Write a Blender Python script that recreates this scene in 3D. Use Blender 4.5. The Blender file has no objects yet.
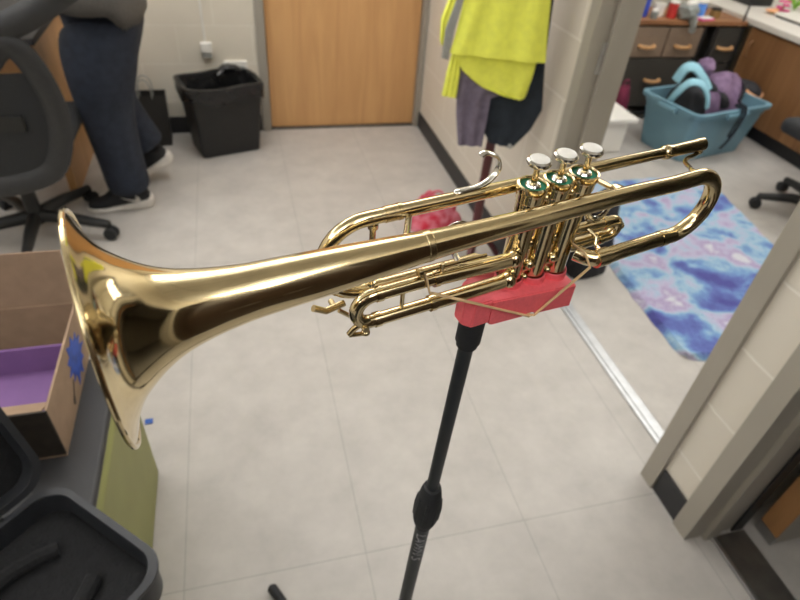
import bpy, bmesh, math, random
from mathutils import Vector, Matrix, Euler, noise
random.seed(7)
S = bpy.context.scene
COL = S.collection
PI = math.pi

# ------------------------------------------------------------------ helpers
def lin(c):
    return tuple(((v/255)/12.92 if v/255 <= .04045 else ((v/255+.055)/1.055)**2.4) for v in c) + (1.0,)

def new_mat(name):
    m = bpy.data.materials.new(name); m.use_nodes = True
    nt = m.node_tree; b = nt.nodes['Principled BSDF']
    return m, nt, b

def mat(name, rgb, rough=.6, metal=0., var=.0, scale=8., bump=0., bscale=60., spec=.5, rgb2=None, stretch=(1, 1, 1)):
    m, nt, b = new_mat(name)
    b.inputs['Roughness'].default_value = rough
    b.inputs['Metallic'].default_value = metal
    b.inputs['Specular IOR Level'].default_value = spec
    c = lin(rgb)
    b.inputs['Base Color'].default_value = c
    N = nt.nodes.new; L = nt.links.new
    tc = N('ShaderNodeTexCoord'); mp = N('ShaderNodeMapping'); mp.inputs['Scale'].default_value = stretch
    L(tc.outputs['Object'], mp.inputs['Vector'])
    if var > 0 or rgb2:
        n = N('ShaderNodeTexNoise'); n.inputs['Scale'].default_value = scale; n.inputs['Detail'].default_value = 5
        L(mp.outputs[0], n.inputs['Vector'])
        r = N('ShaderNodeValToRGB')
        d = lin(rgb2) if rgb2 else tuple(v*(1-var) for v in c[:3])+(1,)
        e = c if rgb2 else tuple(min(1, v*(1+var)) for v in c[:3])+(1,)
        r.color_ramp.elements[0].color = d; r.color_ramp.elements[0].position = .35
        r.color_ramp.elements[1].color = e; r.color_ramp.elements[1].position = .65
        L(n.outputs['Fac'], r.inputs['Fac']); L(r.outputs['Color'], b.inputs['Base Color'])
    if bump > 0:
        n2 = N('ShaderNodeTexNoise'); n2.inputs['Scale'].default_value = bscale; n2.inputs['Detail'].default_value = 3
        L(mp.outputs[0], n2.inputs['Vector'])
        bp = N('ShaderNodeBump'); bp.inputs['Strength'].default_value = bump; bp.inputs['Distance'].default_value = .01
        L(n2.outputs['Fac'], bp.inputs['Height']); L(bp.outputs[0], b.inputs['Normal'])
    return m

def brick_mat(name, axes, rgb, mortar, bw, rh, ms, offs=.5, shift=(0, 0), rough=.45, bump=.25, mott=.06, mscale=5, spec=.4):
    """blocks/tiles laid out in metres; axes picks which object axes run along and up"""
    m, nt, b = new_mat(name); N = nt.nodes.new; L = nt.links.new
    tc = N('ShaderNodeTexCoord'); sp = N('ShaderNodeSeparateXYZ'); cb = N('ShaderNodeCombineXYZ')
    L(tc.outputs['Object'], sp.inputs[0])
    for k, a in enumerate(axes):
        ad = N('ShaderNodeMath'); ad.operation = 'ADD'; ad.inputs[1].default_value = shift[k]
        L(sp.outputs['XYZ'.index(a)], ad.inputs[0]); L(ad.outputs[0], cb.inputs[k])
    bt = N('ShaderNodeTexBrick'); bt.offset = offs; bt.squash = 1
    L(cb.outputs[0], bt.inputs['Vector'])
    bt.inputs['Scale'].default_value = 1; bt.inputs['Brick Width'].default_value = bw
    bt.inputs['Row Height'].default_value = rh; bt.inputs['Mortar Size'].default_value = ms
    bt.inputs['Mortar Smooth'].default_value = .3
    c = lin(rgb); bt.inputs['Color1'].default_value = c; bt.inputs['Color2'].default_value = c
    bt.inputs['Mortar'].default_value = lin(mortar)
    n = N('ShaderNodeTexNoise'); n.inputs['Scale'].default_value = mscale; n.inputs['Detail'].default_value = 8; n.inputs['Roughness'].default_value = .65
    L(tc.outputs['Object'], n.inputs['Vector'])
    mr = N('ShaderNodeMapRange'); mr.inputs['From Min'].default_value = .3; mr.inputs['From Max'].default_value = .7
    mr.inputs['To Min'].default_value = 1-mott; mr.inputs['To Max'].default_value = 1+mott
    L(n.outputs['Fac'], mr.inputs['Value'])
    mx = N('ShaderNodeMix'); mx.data_type = 'RGBA'; mx.blend_type = 'MULTIPLY'; mx.inputs['Factor'].default_value = 1
    L(bt.outputs['Color'], mx.inputs[6]); L(mr.outputs[0], mx.inputs[7]); L(mx.outputs[2], b.inputs['Base Color'])
    bp = N('ShaderNodeBump'); bp.inputs['Strength'].default_value = bump; bp.inputs['Distance'].default_value = .004; bp.invert = True
    L(bt.outputs['Fac'], bp.inputs['Height']); L(bp.outputs[0], b.inputs['Normal'])
    b.inputs['Roughness'].default_value = rough; b.inputs['Specular IOR Level'].default_value = spec
    return m

def wood_mat(name, c1, c2, axis='Z', scale=1., rough=.4):
    m, nt, b = new_mat(name); N = nt.nodes.new; L = nt.links.new
    tc = N('ShaderNodeTexCoord'); mp = N('ShaderNodeMapping')
    s = [9*scale]*3; s['XYZ'.index(axis)] = .8*scale
    mp.inputs['Scale'].default_value = s
    L(tc.outputs['Object'], mp.inputs['Vector'])
    n = N('ShaderNodeTexNoise'); n.inputs['Scale'].default_value = 1.6; n.inputs['Detail'].default_value = 6; n.inputs['Distortion'].default_value = 1.2
    L(mp.outputs[0], n.inputs['Vector'])
    r = N('ShaderNodeValToRGB'); r.color_ramp.elements[0].position = .3; r.color_ramp.elements[1].position = .65
    r.color_ramp.elements[0].color = lin(c2); r.color_ramp.elements[1].color = lin(c1)
    L(n.outputs['Fac'], r.inputs['Fac']); L(r.outputs[0], b.inputs['Base Color'])
    b.inputs['Roughness'].default_value = rough
    return m

def props(o, label=None, cat=None, group=None, kind=None):
    if label: o['label'] = label
    if cat: o['category'] = cat
    if group: o['group'] = group
    if kind: o['kind'] = kind
    return o

def thing(name, label, cat, loc=(0, 0, 0), rz=0., group=None):
    o = bpy.data.objects.new(name, None); COL.objects.link(o)
    o.location = loc; o.rotation_euler = (0, 0, rz); o.empty_display_size = .05
    return props(o, label, cat, group)

class MB:
    def __init__(s): s.bm = bmesh.new()
    def box(s, lo, hi, bev=0., seg=2, M=None):
        t = bmesh.new(); bmesh.ops.create_cube(t, size=1)
        lo = Vector(lo); hi = Vector(hi)
        for v in t.verts: v.co = Vector([(lo[i]+hi[i])/2+v.co[i]*(hi[i]-lo[i]) for i in range(3)])
        if bev > 0: bmesh.ops.bevel(t, geom=list(t.edges), offset=bev, segments=seg, profile=.5, affect='EDGES')
        return s.add(t, M)
    def add(s, t, M=None):
        if M is not None: bmesh.ops.transform(t, matrix=M, verts=t.verts)
        me = bpy.data.meshes.new('tmp'); t.to_mesh(me); t.free(); s.bm.from_mesh(me); bpy.data.meshes.remove(me)
        return s
    def rings(s, rings, closed_loop=False, cap=True, M=None):
        t = bmesh.new(); vs = [[t.verts.new(p) for p in r] for r in rings]
        n = len(vs[0]); m = len(vs)
        for i in range(m if closed_loop else m-1):
            a = vs[i]; b = vs[(i+1) % m]
            for k in range(n):
                t.faces.new((a[k], a[(k+1) % n], b[(k+1) % n], b[k]))
        if cap and not closed_loop:
            t.faces.new(list(reversed(vs[0]))); t.faces.new(vs[-1])
        bmesh.ops.recalc_face_normals(t, faces=t.faces)
        return s.add(t, M)
    def tube(s, path, r, n=14, closed=False, cap=True, flat=1., M=None):
        P = [Vector(p) for p in path]; m = len(P)
        rr = r if isinstance(r, (list, tuple)) else [r]*m
        T = []
        for i in range(m):
            if closed: d = P[(i+1) % m]-P[i-1]
            else: d = P[min(i+1, m-1)]-P[max(i-1, 0)]
            T.append(d.normalized() if d.length > 1e-9 else (T[-1] if T else Vector((0, 0, 1))))
        up = Vector((0, 0, 1)) if abs(T[0].z) < .9 else Vector((0, 1, 0))
        nrm = (up-T[0]*up.dot(T[0])).normalized(); R = []
        for i in range(m):
            nrm = (nrm-T[i]*nrm.dot(T[i])).normalized(); bn = T[i].cross(nrm)
            R.append([P[i]+(nrm*math.cos(2*PI*k/n)+bn*flat*math.sin(2*PI*k/n))*rr[i] for k in range(n)])
        return s.rings(R, closed, cap, M)
    def lathe(s, prof, n=28, M=None, cap=True):
        """profile of (radius, height) about local z"""
        return s.rings([[(max(r, 1e-5)*math.cos(2*PI*k/n), max(r, 1e-5)*math.sin(2*PI*k/n), z) for k in range(n)] for r, z in prof], False, cap, M)
    def prism(s, poly, d, M=None, bev=0.):
        """polygon in xy extruded by d along z"""
        t = bmesh.new(); f = t.faces.new([t.verts.new((x, y, 0)) for x, y in poly])
        e = bmesh.ops.extrude_face_region(t, geom=[f])
        bmesh.ops.translate(t, vec=(0, 0, d), verts=[v for v in e['geom'] if isinstance(v, bmesh.types.BMVert)])
        bmesh.ops.recalc_face_normals(t, faces=t.faces)
        if bev: bmesh.ops.bevel(t, geom=list(t.edges), offset=bev, segments=2, affect='EDGES')
        return s.add(t, M)
    def sphere(s, c, r, sc=(1, 1, 1), M=None, u=16, v=10):
        t = bmesh.new(); bmesh.ops.create_uvsphere(t, u_segments=u, v_segments=v, radius=r)
        for q in t.verts: q.co = Vector((q.co.x*sc[0]+c[0], q.co.y*sc[1]+c[1], q.co.z*sc[2]+c[2]))
        return s.add(t, M)
    def build(s, name, m, parent=None, angle=35, sub=0, loc=None, rough=0., freq=20.):
        me = bpy.data.meshes.new(name)
        if rough:
            for v in s.bm.verts:
                v.co += Vector((noise.noise(v.co*freq), noise.noise(v.co*freq+Vector((7, 3, 1))), noise.noise(v.co*freq+Vector((1, 9, 4)))))*rough
        s.bm.to_mesh(me); s.bm.free()
        for p in me.polygons: p.use_smooth = True
        me.set_sharp_from_angle(angle=math.radians(angle))
        me.materials.append(m)
        o = bpy.data.objects.new(name, me); COL.objects.link(o)
        if parent: o.parent = parent
        if loc: o.location = loc
        if angle < 60:
            md = o.modifiers.new('n', 'WEIGHTED_NORMAL'); md.keep_sharp = True; md.weight = 60
        if sub:
            md = o.modifiers.new('s', 'SUBSURF'); md.levels = sub; md.render_levels = sub
        return o

def struct(name, mb, m):
    return props(mb.build(name, m), kind='structure')

def smooth_path(pts, k=6):
    """Catmull-Rom through pts"""
    P = [Vector(p) for p in pts]; out = []
    for i in range(len(P)-1):
        p0 = P[max(i-1, 0)]; p1 = P[i]; p2 = P[i+1]; p3 = P[min(i+2, len(P)-1)]
        for j in range(k):
            t = j/k
            out.append(.5*((2*p1)+(p2-p0)*t+(2*p0-5*p1+4*p2-p3)*t*t+(3*p1-p0-3*p2+p3)*t**3))
    out.append(P[-1]); return out

def copy_tree(o, parent=None):
    c = o.copy(); COL.objects.link(c)
    if parent: c.parent = parent
    for ch in list(o.children): copy_tree(ch, c)
    return c

def look(dirv):
    return Vector(dirv).to_track_quat('Z', 'Y').to_matrix().to_4x4()

def axis_at(loc, d):
    return Matrix.Translation(Vector(loc)) @ look(d)

# ------------------------------------------------------------------ materials
M_floor = brick_mat('tile_floor', 'XY', (185, 179, 172), (158, 154, 147), .466, 1.398, .0014, offs=0, shift=(.261, -.737), rough=.48, bump=.15, mott=.11, mscale=7, spec=.25)
M_cmu_x = brick_mat('painted_block_side', 'YZ', (214, 206, 192), (230, 224, 213), .406, .203, .004, shift=(.2, .004), rough=.4, bump=.5, mott=.02)
M_cmu_y = brick_mat('painted_block_end', 'XZ', (222, 213, 196), (230, 222, 207), .406, .203, .004, shift=(.1, .004), rough=.4, bump=.5, mott=.02)
M_plaster = mat('painted_plaster', (196, 189, 174), .6, var=.03, scale=3)
M_ceiling = brick_mat('ceiling_tiles', 'XY', (236, 234, 228), (200, 198, 192), .61, .61, .012, offs=0, rough=.9, bump=.3, mott=.03, mscale=60)
M_base = mat('rubber_baseboard', (40, 40, 42), .5, var=.1)
M_frame = mat('grey_painted_frame', (156, 149, 137), .42, var=.03, scale=4)
M_oak = wood_mat('oak_door', (212, 164, 110), (196, 147, 95), 'Z', 1.0, .45)
M_metal = mat('brushed_steel', (186, 186, 186), .42, 1, var=.06, scale=30)
M_darkmetal = mat('dark_threshold', (105, 100, 94), .45, .6, var=.15, scale=20)
M_brass = None
def brass(name, rgb, rough, dent=.0):
    m, nt, b = new_mat(name); N = nt.nodes.new; L = nt.links.new
    b.inputs['Metallic'].default_value = 1
    tc = N('ShaderNodeTexCoord')
    n = N('ShaderNodeTexNoise'); n.inputs['Scale'].default_value = 55; n.inputs['Detail'].default_value = 6
    L(tc.outputs['Object'], n.inputs['Vector'])
    r = N('ShaderNodeValToRGB'); c = lin(rgb)
    r.color_ramp.elements[0].position = .3; r.color_ramp.elements[1].position = .6
    r.color_ramp.elements[0].color = tuple(v*.88 for v in c[:3])+(1,); r.color_ramp.elements[1].color = c
    L(n.outputs['Fac'], r.inputs['Fac']); L(r.outputs[0], b.inputs['Base Color'])
    mr = N('ShaderNodeMapRange'); mr.inputs['To Min'].default_value = rough*.6; mr.inputs['To Max'].default_value = rough*1.5
    L(n.outputs['Fac'], mr.inputs['Value']); L(mr.outputs[0], b.inputs['Roughness'])
    if dent:
        n2 = N('ShaderNodeTexNoise'); n2.inputs['Scale'].default_value = 28; n2.inputs['Detail'].default_value = 1
        L(tc.outputs['Object'], n2.inputs['Vector'])
        bp = N('ShaderNodeBump'); bp.inputs['Strength'].default_value = dent; bp.inputs['Distance'].default_value = .004
        L(n2.outputs['Fac'], bp.inputs['Height']); L(bp.outputs[0], b.inputs['Normal'])
    return m
M_brass = brass('lacquered_brass', (226, 208, 166), .12, .03)
M_brass_bell = brass('polished_bell_brass', (226, 208, 166), .09, .035)
M_brass_worn = brass('worn_brass', (208, 188, 146), .2, .06)
M_silver = brass('silver_plate', (214, 211, 203), .14, .0)
M_pearl = mat('pearl_white', (222, 218, 210), .25, var=.05, scale=80)
M_felt = mat('green_felt', (38, 122, 92), .8, var=.15, scale=200)
M_dark = mat('dark_opening', (22, 20, 17), .8, var=.1)
M_red = mat('red_print_plastic', (253, 110, 116), .5, var=.05, scale=300, bump=.06, bscale=400)
M_pole = mat('black_powder_coat', (36, 39, 42), .42, var=.1, scale=40)
M_rubber = mat('black_rubber', (30, 31, 33), .7, var=.15, scale=60, bump=.1, bscale=200)
M_print = mat('grey_print', (168, 166, 168), .6, var=.12, scale=300)
M_band = mat('tan_rubber_band', (228, 194, 144), .55, var=.06, scale=60)
M_mesh = mat('charcoal_mesh', (42, 43, 45), .85, var=.2, scale=300, bump=.3, bscale=500)
M_chair = mat('charcoal_plastic', (47, 47, 48), .6, var=.08, scale=50)
M_black = mat('black_plastic', (32, 32, 32), .5, var=.1, scale=20)
M_liner = mat('black_bin_liner', (30, 30, 31), .25, var=.1, scale=30, bump=.7, bscale=35)
M_paper_black = mat('black_kraft_paper', (38, 36, 33), .75, var=.1, scale=20, bump=.1)
M_white = mat('white_plastic', (232, 228, 220), .45, var=.02)
M_denim = mat('navy_denim', (37, 43, 56), .9, var=.18, scale=30, bump=.25, bscale=50)
M_grey_knit = mat('grey_sweatshirt', (98, 95, 91), .95, var=.12, scale=160, bump=.25, bscale=120)
M_shoe = mat('black_knit', (26, 26, 29), .85, var=.15, scale=200)
M_sole = mat('white_foam', (214, 208, 200), .7, var=.05, scale=30)
M_skin = mat('skin', (206, 158, 128), .55, var=.05, scale=30)
M_hair = mat('brown_hair', (62, 44, 32), .7, var=.3, scale=90, bump=.4, bscale=150)
M_vest = mat('hi_vis_yellow', (242, 244, 96), .75, var=.05, scale=40, bump=.2, bscale=25)
M_reflect = mat('reflective_grey', (158, 158, 152), .45, var=.08, scale=60)
M_purple_cloth = mat('grey_purple_knit', (112, 102, 118), .95, var=.15, scale=40, bump=.4, bscale=40)
M_navy_cloth = mat('navy_cloth', (38, 45, 54), .9, var=.2, scale=20, bump=.4, bscale=22)
M_rack = mat('dark_red_wood', (84, 36, 38), .4, var=.2, scale=20)
M_redbag = mat('red_print_fabric', (206, 42, 66), .8, rgb2=(228, 140, 156), scale=26, bump=.3)
M_card = mat('cardboard', (160, 134, 110), .85, var=.07, scale=30)
M_card_dk = mat('printed_dark_card', (62, 54, 46), .8, var=.15, scale=40)
M_blueprint = mat('blue_print_ink', (48, 82, 176), .6, var=.25, scale=40)
M_purple = mat('purple_card', (132, 96, 150), .7, var=.04, scale=20)
M_green = mat('olive_green_vinyl', (142, 142, 84), .5, var=.05, scale=8)
M_greytop = mat('dark_grey_vinyl', (50, 49, 50), .55, var=.08, scale=12, bump=.05)
M_case = mat('black_case_shell', (40, 41, 44), .5, var=.12, scale=40)
M_plush = mat('black_plush', (20, 20, 21), .98, var=.25, scale=60, bump=.4, bscale=150)
M_bluetape = mat('blue_tape', (52, 92, 170), .6, var=.05)
M_tote = mat('blue_tote_plastic', (112, 150, 166), .42, var=.05, scale=6)
M_aqua = mat('aqua_webbing', (150, 200, 216), .7, var=.06, scale=60)
M_lilac = mat('lilac_fabric', (142, 116, 146), .85, rgb2=(110, 86, 116), scale=18, bump=.5, bscale=25)
M_blackcloth = mat('black_nylon', (30, 29, 34), .7, var=.25, scale=30, bump=.4, bscale=40)
M_maroon = mat('maroon_fabric', (112, 34, 62), .8, var=.2, scale=20, bump=.3)
M_drawer_br = mat('taupe_fabric_drawer', (128, 108, 90), .85, var=.08, scale=90)
M_drawer_dk = mat('charcoal_fabric_drawer', (58, 54, 48), .85, var=.1, scale=90)
M_rustic = wood_mat('rustic_board', (156, 108, 72), (122, 82, 52), 'X', 1.5, .55)
M_handle = mat('light_wood_handle', (206, 158, 108), .5, var=.06, scale=40)
M_cabwood = wood_mat('walnut_laminate', (150, 108, 70), (122, 84, 52), 'Z', .8, .5)
M_counter = mat('white_laminate', (222, 216, 208), .4, var=.02)
M_blue = mat('blue_plastic', (52, 72, 170), .35, var=.05)
M_cyan = mat('bright_blue_label', (86, 140, 222), .4, var=.08, scale=30)
M_clear = mat('grey_plastic_bag', (138, 142, 138), .3, var=.2, scale=30, bump=.6, bscale=40)
M_redcan = mat('red_tin', (190, 52, 48), .4, var=.05)
M_pink = mat('pink_petals', (226, 92, 150), .7, var=.15, scale=40)
M_peach = mat('peach_petals', (238, 176, 130), .7, var=.1, scale=40)
M_leaf = mat('green_leaf', (142, 196, 74), .6, var=.15, scale=30)
M_gold = mat('gold_lid', (170, 140, 90), .4, .6, var=.1)
M_lumber = wood_mat('door_edge_wood', (168, 122, 78), (140, 98, 60), 'Z', 1, .5)
M_screen = mat('phone_black', (16, 16, 18), .2, var=.05)

m, nt, b = new_mat('ceiling_panel_light')
b.inputs['Base Color'].default_value = (.9, .9, .88, 1)
b.inputs['Emission Color'].default_value = (.975, .988, 1.0, 1); b.inputs['Emission Strength'].default_value = 8.2
M_lamp = m

# tie-dye rug
m, nt, b = new_mat('tie_dye_shag'); N = nt.nodes.new; L = nt.links.new
tc = N('ShaderNodeTexCoord')
n1 = N('ShaderNodeTexNoise'); n1.inputs['Scale'].default_value = 4.2; n1.inputs['Detail'].default_value = 4; n1.inputs['Distortion'].default_value = .6
n2 = N('ShaderNodeTexNoise'); n2.inputs['Scale'].default_value = 9; n2.inputs['Detail'].default_value = 5
mpn = N('ShaderNodeMapping'); mpn.inputs['Location'].default_value = (3.1, 1.7, 0)
L(tc.outputs['Object'], n1.inputs['Vector']); L(tc.outputs['Object'], mpn.inputs[0]); L(mpn.outputs[0], n2.inputs['Vector'])
r1 = N('ShaderNodeValToRGB'); cr = r1.color_ramp
cr.elements[0].position = .30; cr.elements[0].color = lin((84, 86, 156))
cr.elements[1].position = .70; cr.elements[1].color = lin((214, 214, 222))
for p_, c_ in ((.39, (104, 120, 186)), (.45, (122, 160, 206)), (.51, (164, 196, 216)), (.57, (192, 186, 212)), (.63, (176, 160, 196))):
    e = cr.elements.new(p_); e.color = lin(c_)
ad = N('ShaderNodeMath'); ad.operation = 'MULTIPLY_ADD'; ad.inputs[1].default_value = .45; ad.inputs[2].default_value = -.22
L(n2.outputs['Fac'], ad.inputs[0])
ad2 = N('ShaderNodeMath'); ad2.operation = 'ADD'; L(ad.outputs[0], ad2.inputs[0]); L(n1.outputs['Fac'], ad2.inputs[1])
L(ad2.outputs[0], r1.inputs['Fac']); L(r1.outputs[0], b.inputs['Base Color'])
b.inputs['Roughness'].default_value = .95
n3 = N('ShaderNodeTexNoise'); n3.inputs['Scale'].default_value = 90; L(tc.outputs['Object'], n3.inputs['Vector'])
bp = N('ShaderNodeBump'); bp.inputs['Strength'].default_value = .8; bp.inputs['Distance'].default_value = .02
L(n3.outputs['Fac'], bp.inputs['Height']); L(bp.outputs[0], b.inputs['Normal'])
M_rug = m

# ------------------------------------------------------------------ the setting
WX, WT, DY = 1.118, .13, 3.51          # right wall face, its thickness, door wall
H = 2.75
O1a, O1b = .81, 1.73                   # doorway into the office
O2a, O2b = -.36, .585                  # second doorway, near the camera
XL, YF, XR, YB = -2.9, -2.3, 4.4, 4.15
struct('floor', MB().box((XL-.1, YF-.1, -.1), (XR+.1, YB+.1, 0)), M_floor)
struct('ceiling', MB().box((XL-.1, YF-.1, H), (XR+.1, YB+.1, H+.1)), M_ceiling)
# door wall with its door hole
DX0, DX1 = .17, 1.085
w = MB(); w.box((XL, DY, 0), (DX0-.05, DY+.13, H)); w.box((DX0-.05, DY, 2.13), (WX, DY+.13, H)); w.box((DX1+.02, DY, 0), (WX, DY+.13, 2.13))
struct('wall_back', w, M_cmu_y)
w = MB(); w.box((WX, O1b+.04, 0), (WX+WT, YB, H)); w.box((WX, O2b+.04, 0), (WX+WT, O1a-.04, H)); w.box((WX, YF, 0), (WX+WT, O2a-.04, H))
w.box((WX, O2a-.04, 2.12), (WX+WT, O2b+.04, H)); w.box((WX, O1a-.04, 2.12), (WX+WT, O1b+.04, H))
struct('wall_right', w, M_cmu_x)
struct('wall_left', MB().box((XL-.1, YF, 0), (XL, DY+.13, H)), M_cmu_x)
M_panel = wood_mat('added_dark_panelling', (62, 48, 36), (44, 34, 26), 'Z', 1, .6)  # dark finish added to the unseen wall for the bell's dark reflection
struct('wall_front', MB().box((XL, YF-.1, 0), (XR, YF, H)), M_panel)
struct('wall_office_back', MB().box((WX+WT, YB, 0), (XR, YB+.1, H)), M_plaster)
struct('wall_office_right', MB().box((XR, YF, 0), (XR+.1, YB+.1, H)), M_plaster)
struct('wall_partition', MB().box((WX+WT+.002, .63, 0), (XR, .76, H)), M_plaster)
# baseboards
struct('baseboard_back', MB().box((XL, DY-.008, 0), (DX0-.055, DY, .1), .002), M_base)
bb = MB(); bb.box((WX-.008, O1b+.055, 0), (WX, DY-.01, .1), .002)
struct('baseboard_right', bb, M_base)
struct('baseboard_pillar', MB().box((WX-.008, O2b+.057, 0), (WX, O1a-.057, .1), .002), M_base)
struct('baseboard_left', MB().box((XL, YF, 0), (XL+.008, DY-.01, .1), .002), M_base)
# oak door and its steel frame in the back wall
d = MB().box((DX0+.004, DY+.02, .01), (DX1-.004, DY+.065, 2.06), .003)
dr = struct('door_1', d, M_oak)
h = MB(); h.tube([(DX1-.07, DY+.02, 1.0), (DX1-.07, DY-.04, 1.0), (DX1-.19, DY-.04, 1.0)], .01, 10); h.lathe([(.03, 0), (.03, .008), (.0, .01)], 20, axis_at((DX1-.07, DY+.02, 1.0), (0, -1, 0)))
h.build('door_handle', M_metal, dr)
f = MB()
f.box((DX0-.05, DY-.02, 0), (DX0, DY+.14, 2.11), .004); f.box((DX1, DY-.02, 0), (WX-.002, DY+.14, 2.11), .004); f.box((DX0-.05, DY-.02, 2.062), (WX-.002, DY+.14, 2.12), .004)
f.box((DX0, DY+.07, 0), (DX0+.02, DY+.09, 2.06)); f.box((DX1-.02, DY+.07, 0), (DX1, DY+.09, 2.06))
struct('trim_1', f, M_frame)
struct('trim_2', MB().box((DX0, DY-.0, 0), (DX1, DY+.13, .008), .002), M_darkmetal)
struct('wall_corridor', MB().box((DX0-.3, DY+.3, 0), (WX, DY+.32, H)), M_plaster)

def jamb(y0, y1, sgn):
    """hollow metal jamb: face trim on both sides of the wall, reveal with a stop"""
    a, b_ = min(y0, y1), max(y0, y1)
    f = MB()
    f.box((WX-.014, a, 0), (WX+.0, b_, 2.12))
    f.box((WX+WT, a, 0), (WX+WT+.014, b_, 2.12))
    ry = y1                                   # reveal side
    f.box((WX, min(ry, ry-.030*sgn), 0), (WX+WT, max(ry, ry-.030*sgn), 2.10))
    f.box((WX+.045, min(ry, ry+.016*sgn), 0), (WX+.085, max(ry, ry+.016*sgn), 2.10))
    return f
f = jamb(O1b+.055, O1b, -1); f2 = jamb(O1a-.055, O1a, 1)
f.bm.from_mesh((lambda me: (f2.bm.to_mesh(me), me)[1])(bpy.data.meshes.new('t'))); f2.bm.free()
f.box((WX-.014, O1a-.055, 2.08), (WX+WT+.014, O1b+.055, 2.135), .003)
tr = struct('trim_3', f, M_frame)
MB().box((WX+.03, O1b-.004, .93), (WX+.06, O1b+.0, 1.03), .002).build('strike_plate', M_metal, tr)
f = jamb(O2b+.055, O2b, -1); f2 = jamb(O2a-.055, O2a, 1)
f.bm.from_mesh((lambda me: (f2.bm.to_mesh(me), me)[1])(bpy.data.meshes.new('t'))); f2.bm.free()
f.box((WX-.014, O2a-.055, 2.08), (WX+WT+.014, O2b+.055, 2.135), .003)
struct('trim_4', f, M_frame)
th = MB(); th.box((1.222, O1a+.012, 0), (1.276, O1b-.012, .006), .002); th.box((1.238, O1a+.012, .004), (1.262, O1b-.012, .010), .003)
struct('trim_5', th, M_metal)
th = MB(); th.box((1.19, O2a+.012, 0), (1.30, O2b-.012, .008), .002)
struct('trim_6', th, M_darkmetal)
struct('trim_7', MB().box((1.183, O2a+.012, 0), (1.196, O2b-.012, .013), .003), M_metal)
# the second doorway's door, swung open into the next room
dl = MB().box((1.343, .514, .012), (2.2, .574, 2.06), .002)
d2 = struct('door_2', dl, M_frame)
MB().box((1.337, .5135, .012), (1.3435, .5745, 2.06), .001).build('door_edge', M_lumber, d2)
MB().box((1.3355, .5125, .012), (1.3445, .5755, .05), .001).build('kick_corner', M_metal, d2)
struct('dark_gap_strip', MB().box((1.2625, .577, 0), (1.30, .5845, 2.08), .002), M_black)  # black strip standing in for the dark gap beside the door

# unseen ceiling lights, hung on added hangers so their glow brightens the ceiling
def troffer(x, y, label, long_y=True):
    t = thing('ceiling_light', label, 'ceiling light', (x, y, H), 0, 'ceiling lights')
    sx, sy = (.3, .6) if long_y else (.6, .3)
    MB().box((-sx-.012, -sy-.012, -.265), (sx+.012, -sy, -.205)).build('end_frame', M_white, t)
    MB().box((-sx-.012, sy, -.265), (sx+.012, sy+.012, -.205)).build('end_frame', M_white, t)
    for q in (-1, 1):
        MB().tube([(0, q*sy*.8, -.21), (0, q*sy*.8, 0)], .004, 8).build('added_hanger', M_white, t)
    MB().box((-sx, -sy, -.26), (sx, sy, -.21), .01).build('diffuser', M_lamp, t)
for x, y, l in ((-1.9, 2.15, 'ceiling panel light over the desk, nearest the left end of the back wall'), (-.75, 2.15, 'ceiling panel light over the person in the grey sweatshirt'), (.45, 2.15, 'ceiling panel light in front of the oak door'),
                (-.15, 2.85, 'extra ceiling panel light added to brighten the back, between the oak door and the trash can'),  # extra lamp, added for more light at the far end
                (-2.2, .4, 'ceiling panel light by the left wall, level with the bench'),
                (-1.9, -1.0, 'ceiling panel light in the far left corner behind the camera'), (-.75, -1.0, 'ceiling panel light behind the camera, in the middle of the front row'), (.45, -1.0, 'ceiling panel light behind the camera, nearest the right wall'),
                (2.1, 1.5, 'ceiling panel light over the near end of the tie-dye rug'), (3.3, 1.5, 'ceiling panel light over the swivel chair beside the rug'), (2.1, 2.9, 'ceiling panel light over the far end of the rug, before the dresser'), (3.3, 2.9, 'ceiling panel light over the brown base cabinet')):  # office row includes extra panels added to brighten that room
    troffer(x, y, l)

# ------------------------------------------------------------------ trumpet
TP = (0.21269, 0.32766, 1.319); TA = (0.2137, -0.03729, 0.06449)
Rt = Matrix.Rotation(TA[0], 4, 'Z') @ Matrix.Rotation(TA[1], 4, 'Y') @ Matrix.Rotation(TA[2], 4, 'X')
TM = Matrix.Translation(TP) @ Rt
tp = thing('trumpet', 'gold brass trumpet lying on the red cradle of the black stand, bell to the left', 'trumpet')
tp.matrix_world = TM
sv, zb, yb, yl = .0227, .0074, -.02297, .024
zlow = -.0505
BX = [-.3034, -.3017, -.2985, -.293, -.286, -.278, -.268, -.256, -.243, -.226, -.205, -.175, -.14, -.10, -.05, 0, .04]
BR = [.0615, .0571, .0484, .0399, .0337, .0282, .0234, .0200, .0176, .0157, .0147, .0133, .0112, .0089, .0075, .0069, .0067]
def interp(x, X, Y):
    for i in range(len(X)-1):
        if x <= X[i+1]:
            def dd(j): return (math.log(Y[j+1])-math.log(Y[j]))/(X[j+1]-X[j])
            def sl(j):
                if j == 0: return dd(0)
                if j == len(X)-1: return dd(j-1)
                a, b_ = dd(j-1), dd(j)
                return 0 if a*b_ <= 0 else 2*a*b_/(a+b_)
            hh = X[i+1]-X[i]; t = (x-X[i])/hh
            return math.exp((2*t**3-3*t*t+1)*math.log(Y[i])+(t**3-2*t*t+t)*hh*sl(i)+(-2*t**3+3*t*t)*math.log(Y[i+1])+(t**3-t*t)*hh*sl(i+1))
    return Y[-1]
xs = []; x = -.3034
while x < .03:
    xs.append(x); x += .0005 if x < -.28 else (.002 if x < -.22 else .005)
xs.append(.03)
raw = [interp(v, BX, BR) for v in xs]
Mx = Matrix.Translation((0, yb, zb)) @ Matrix.Rotation(PI/2, 4, 'Y')      # local z -> +x
outer = list(zip(raw, xs))
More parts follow.
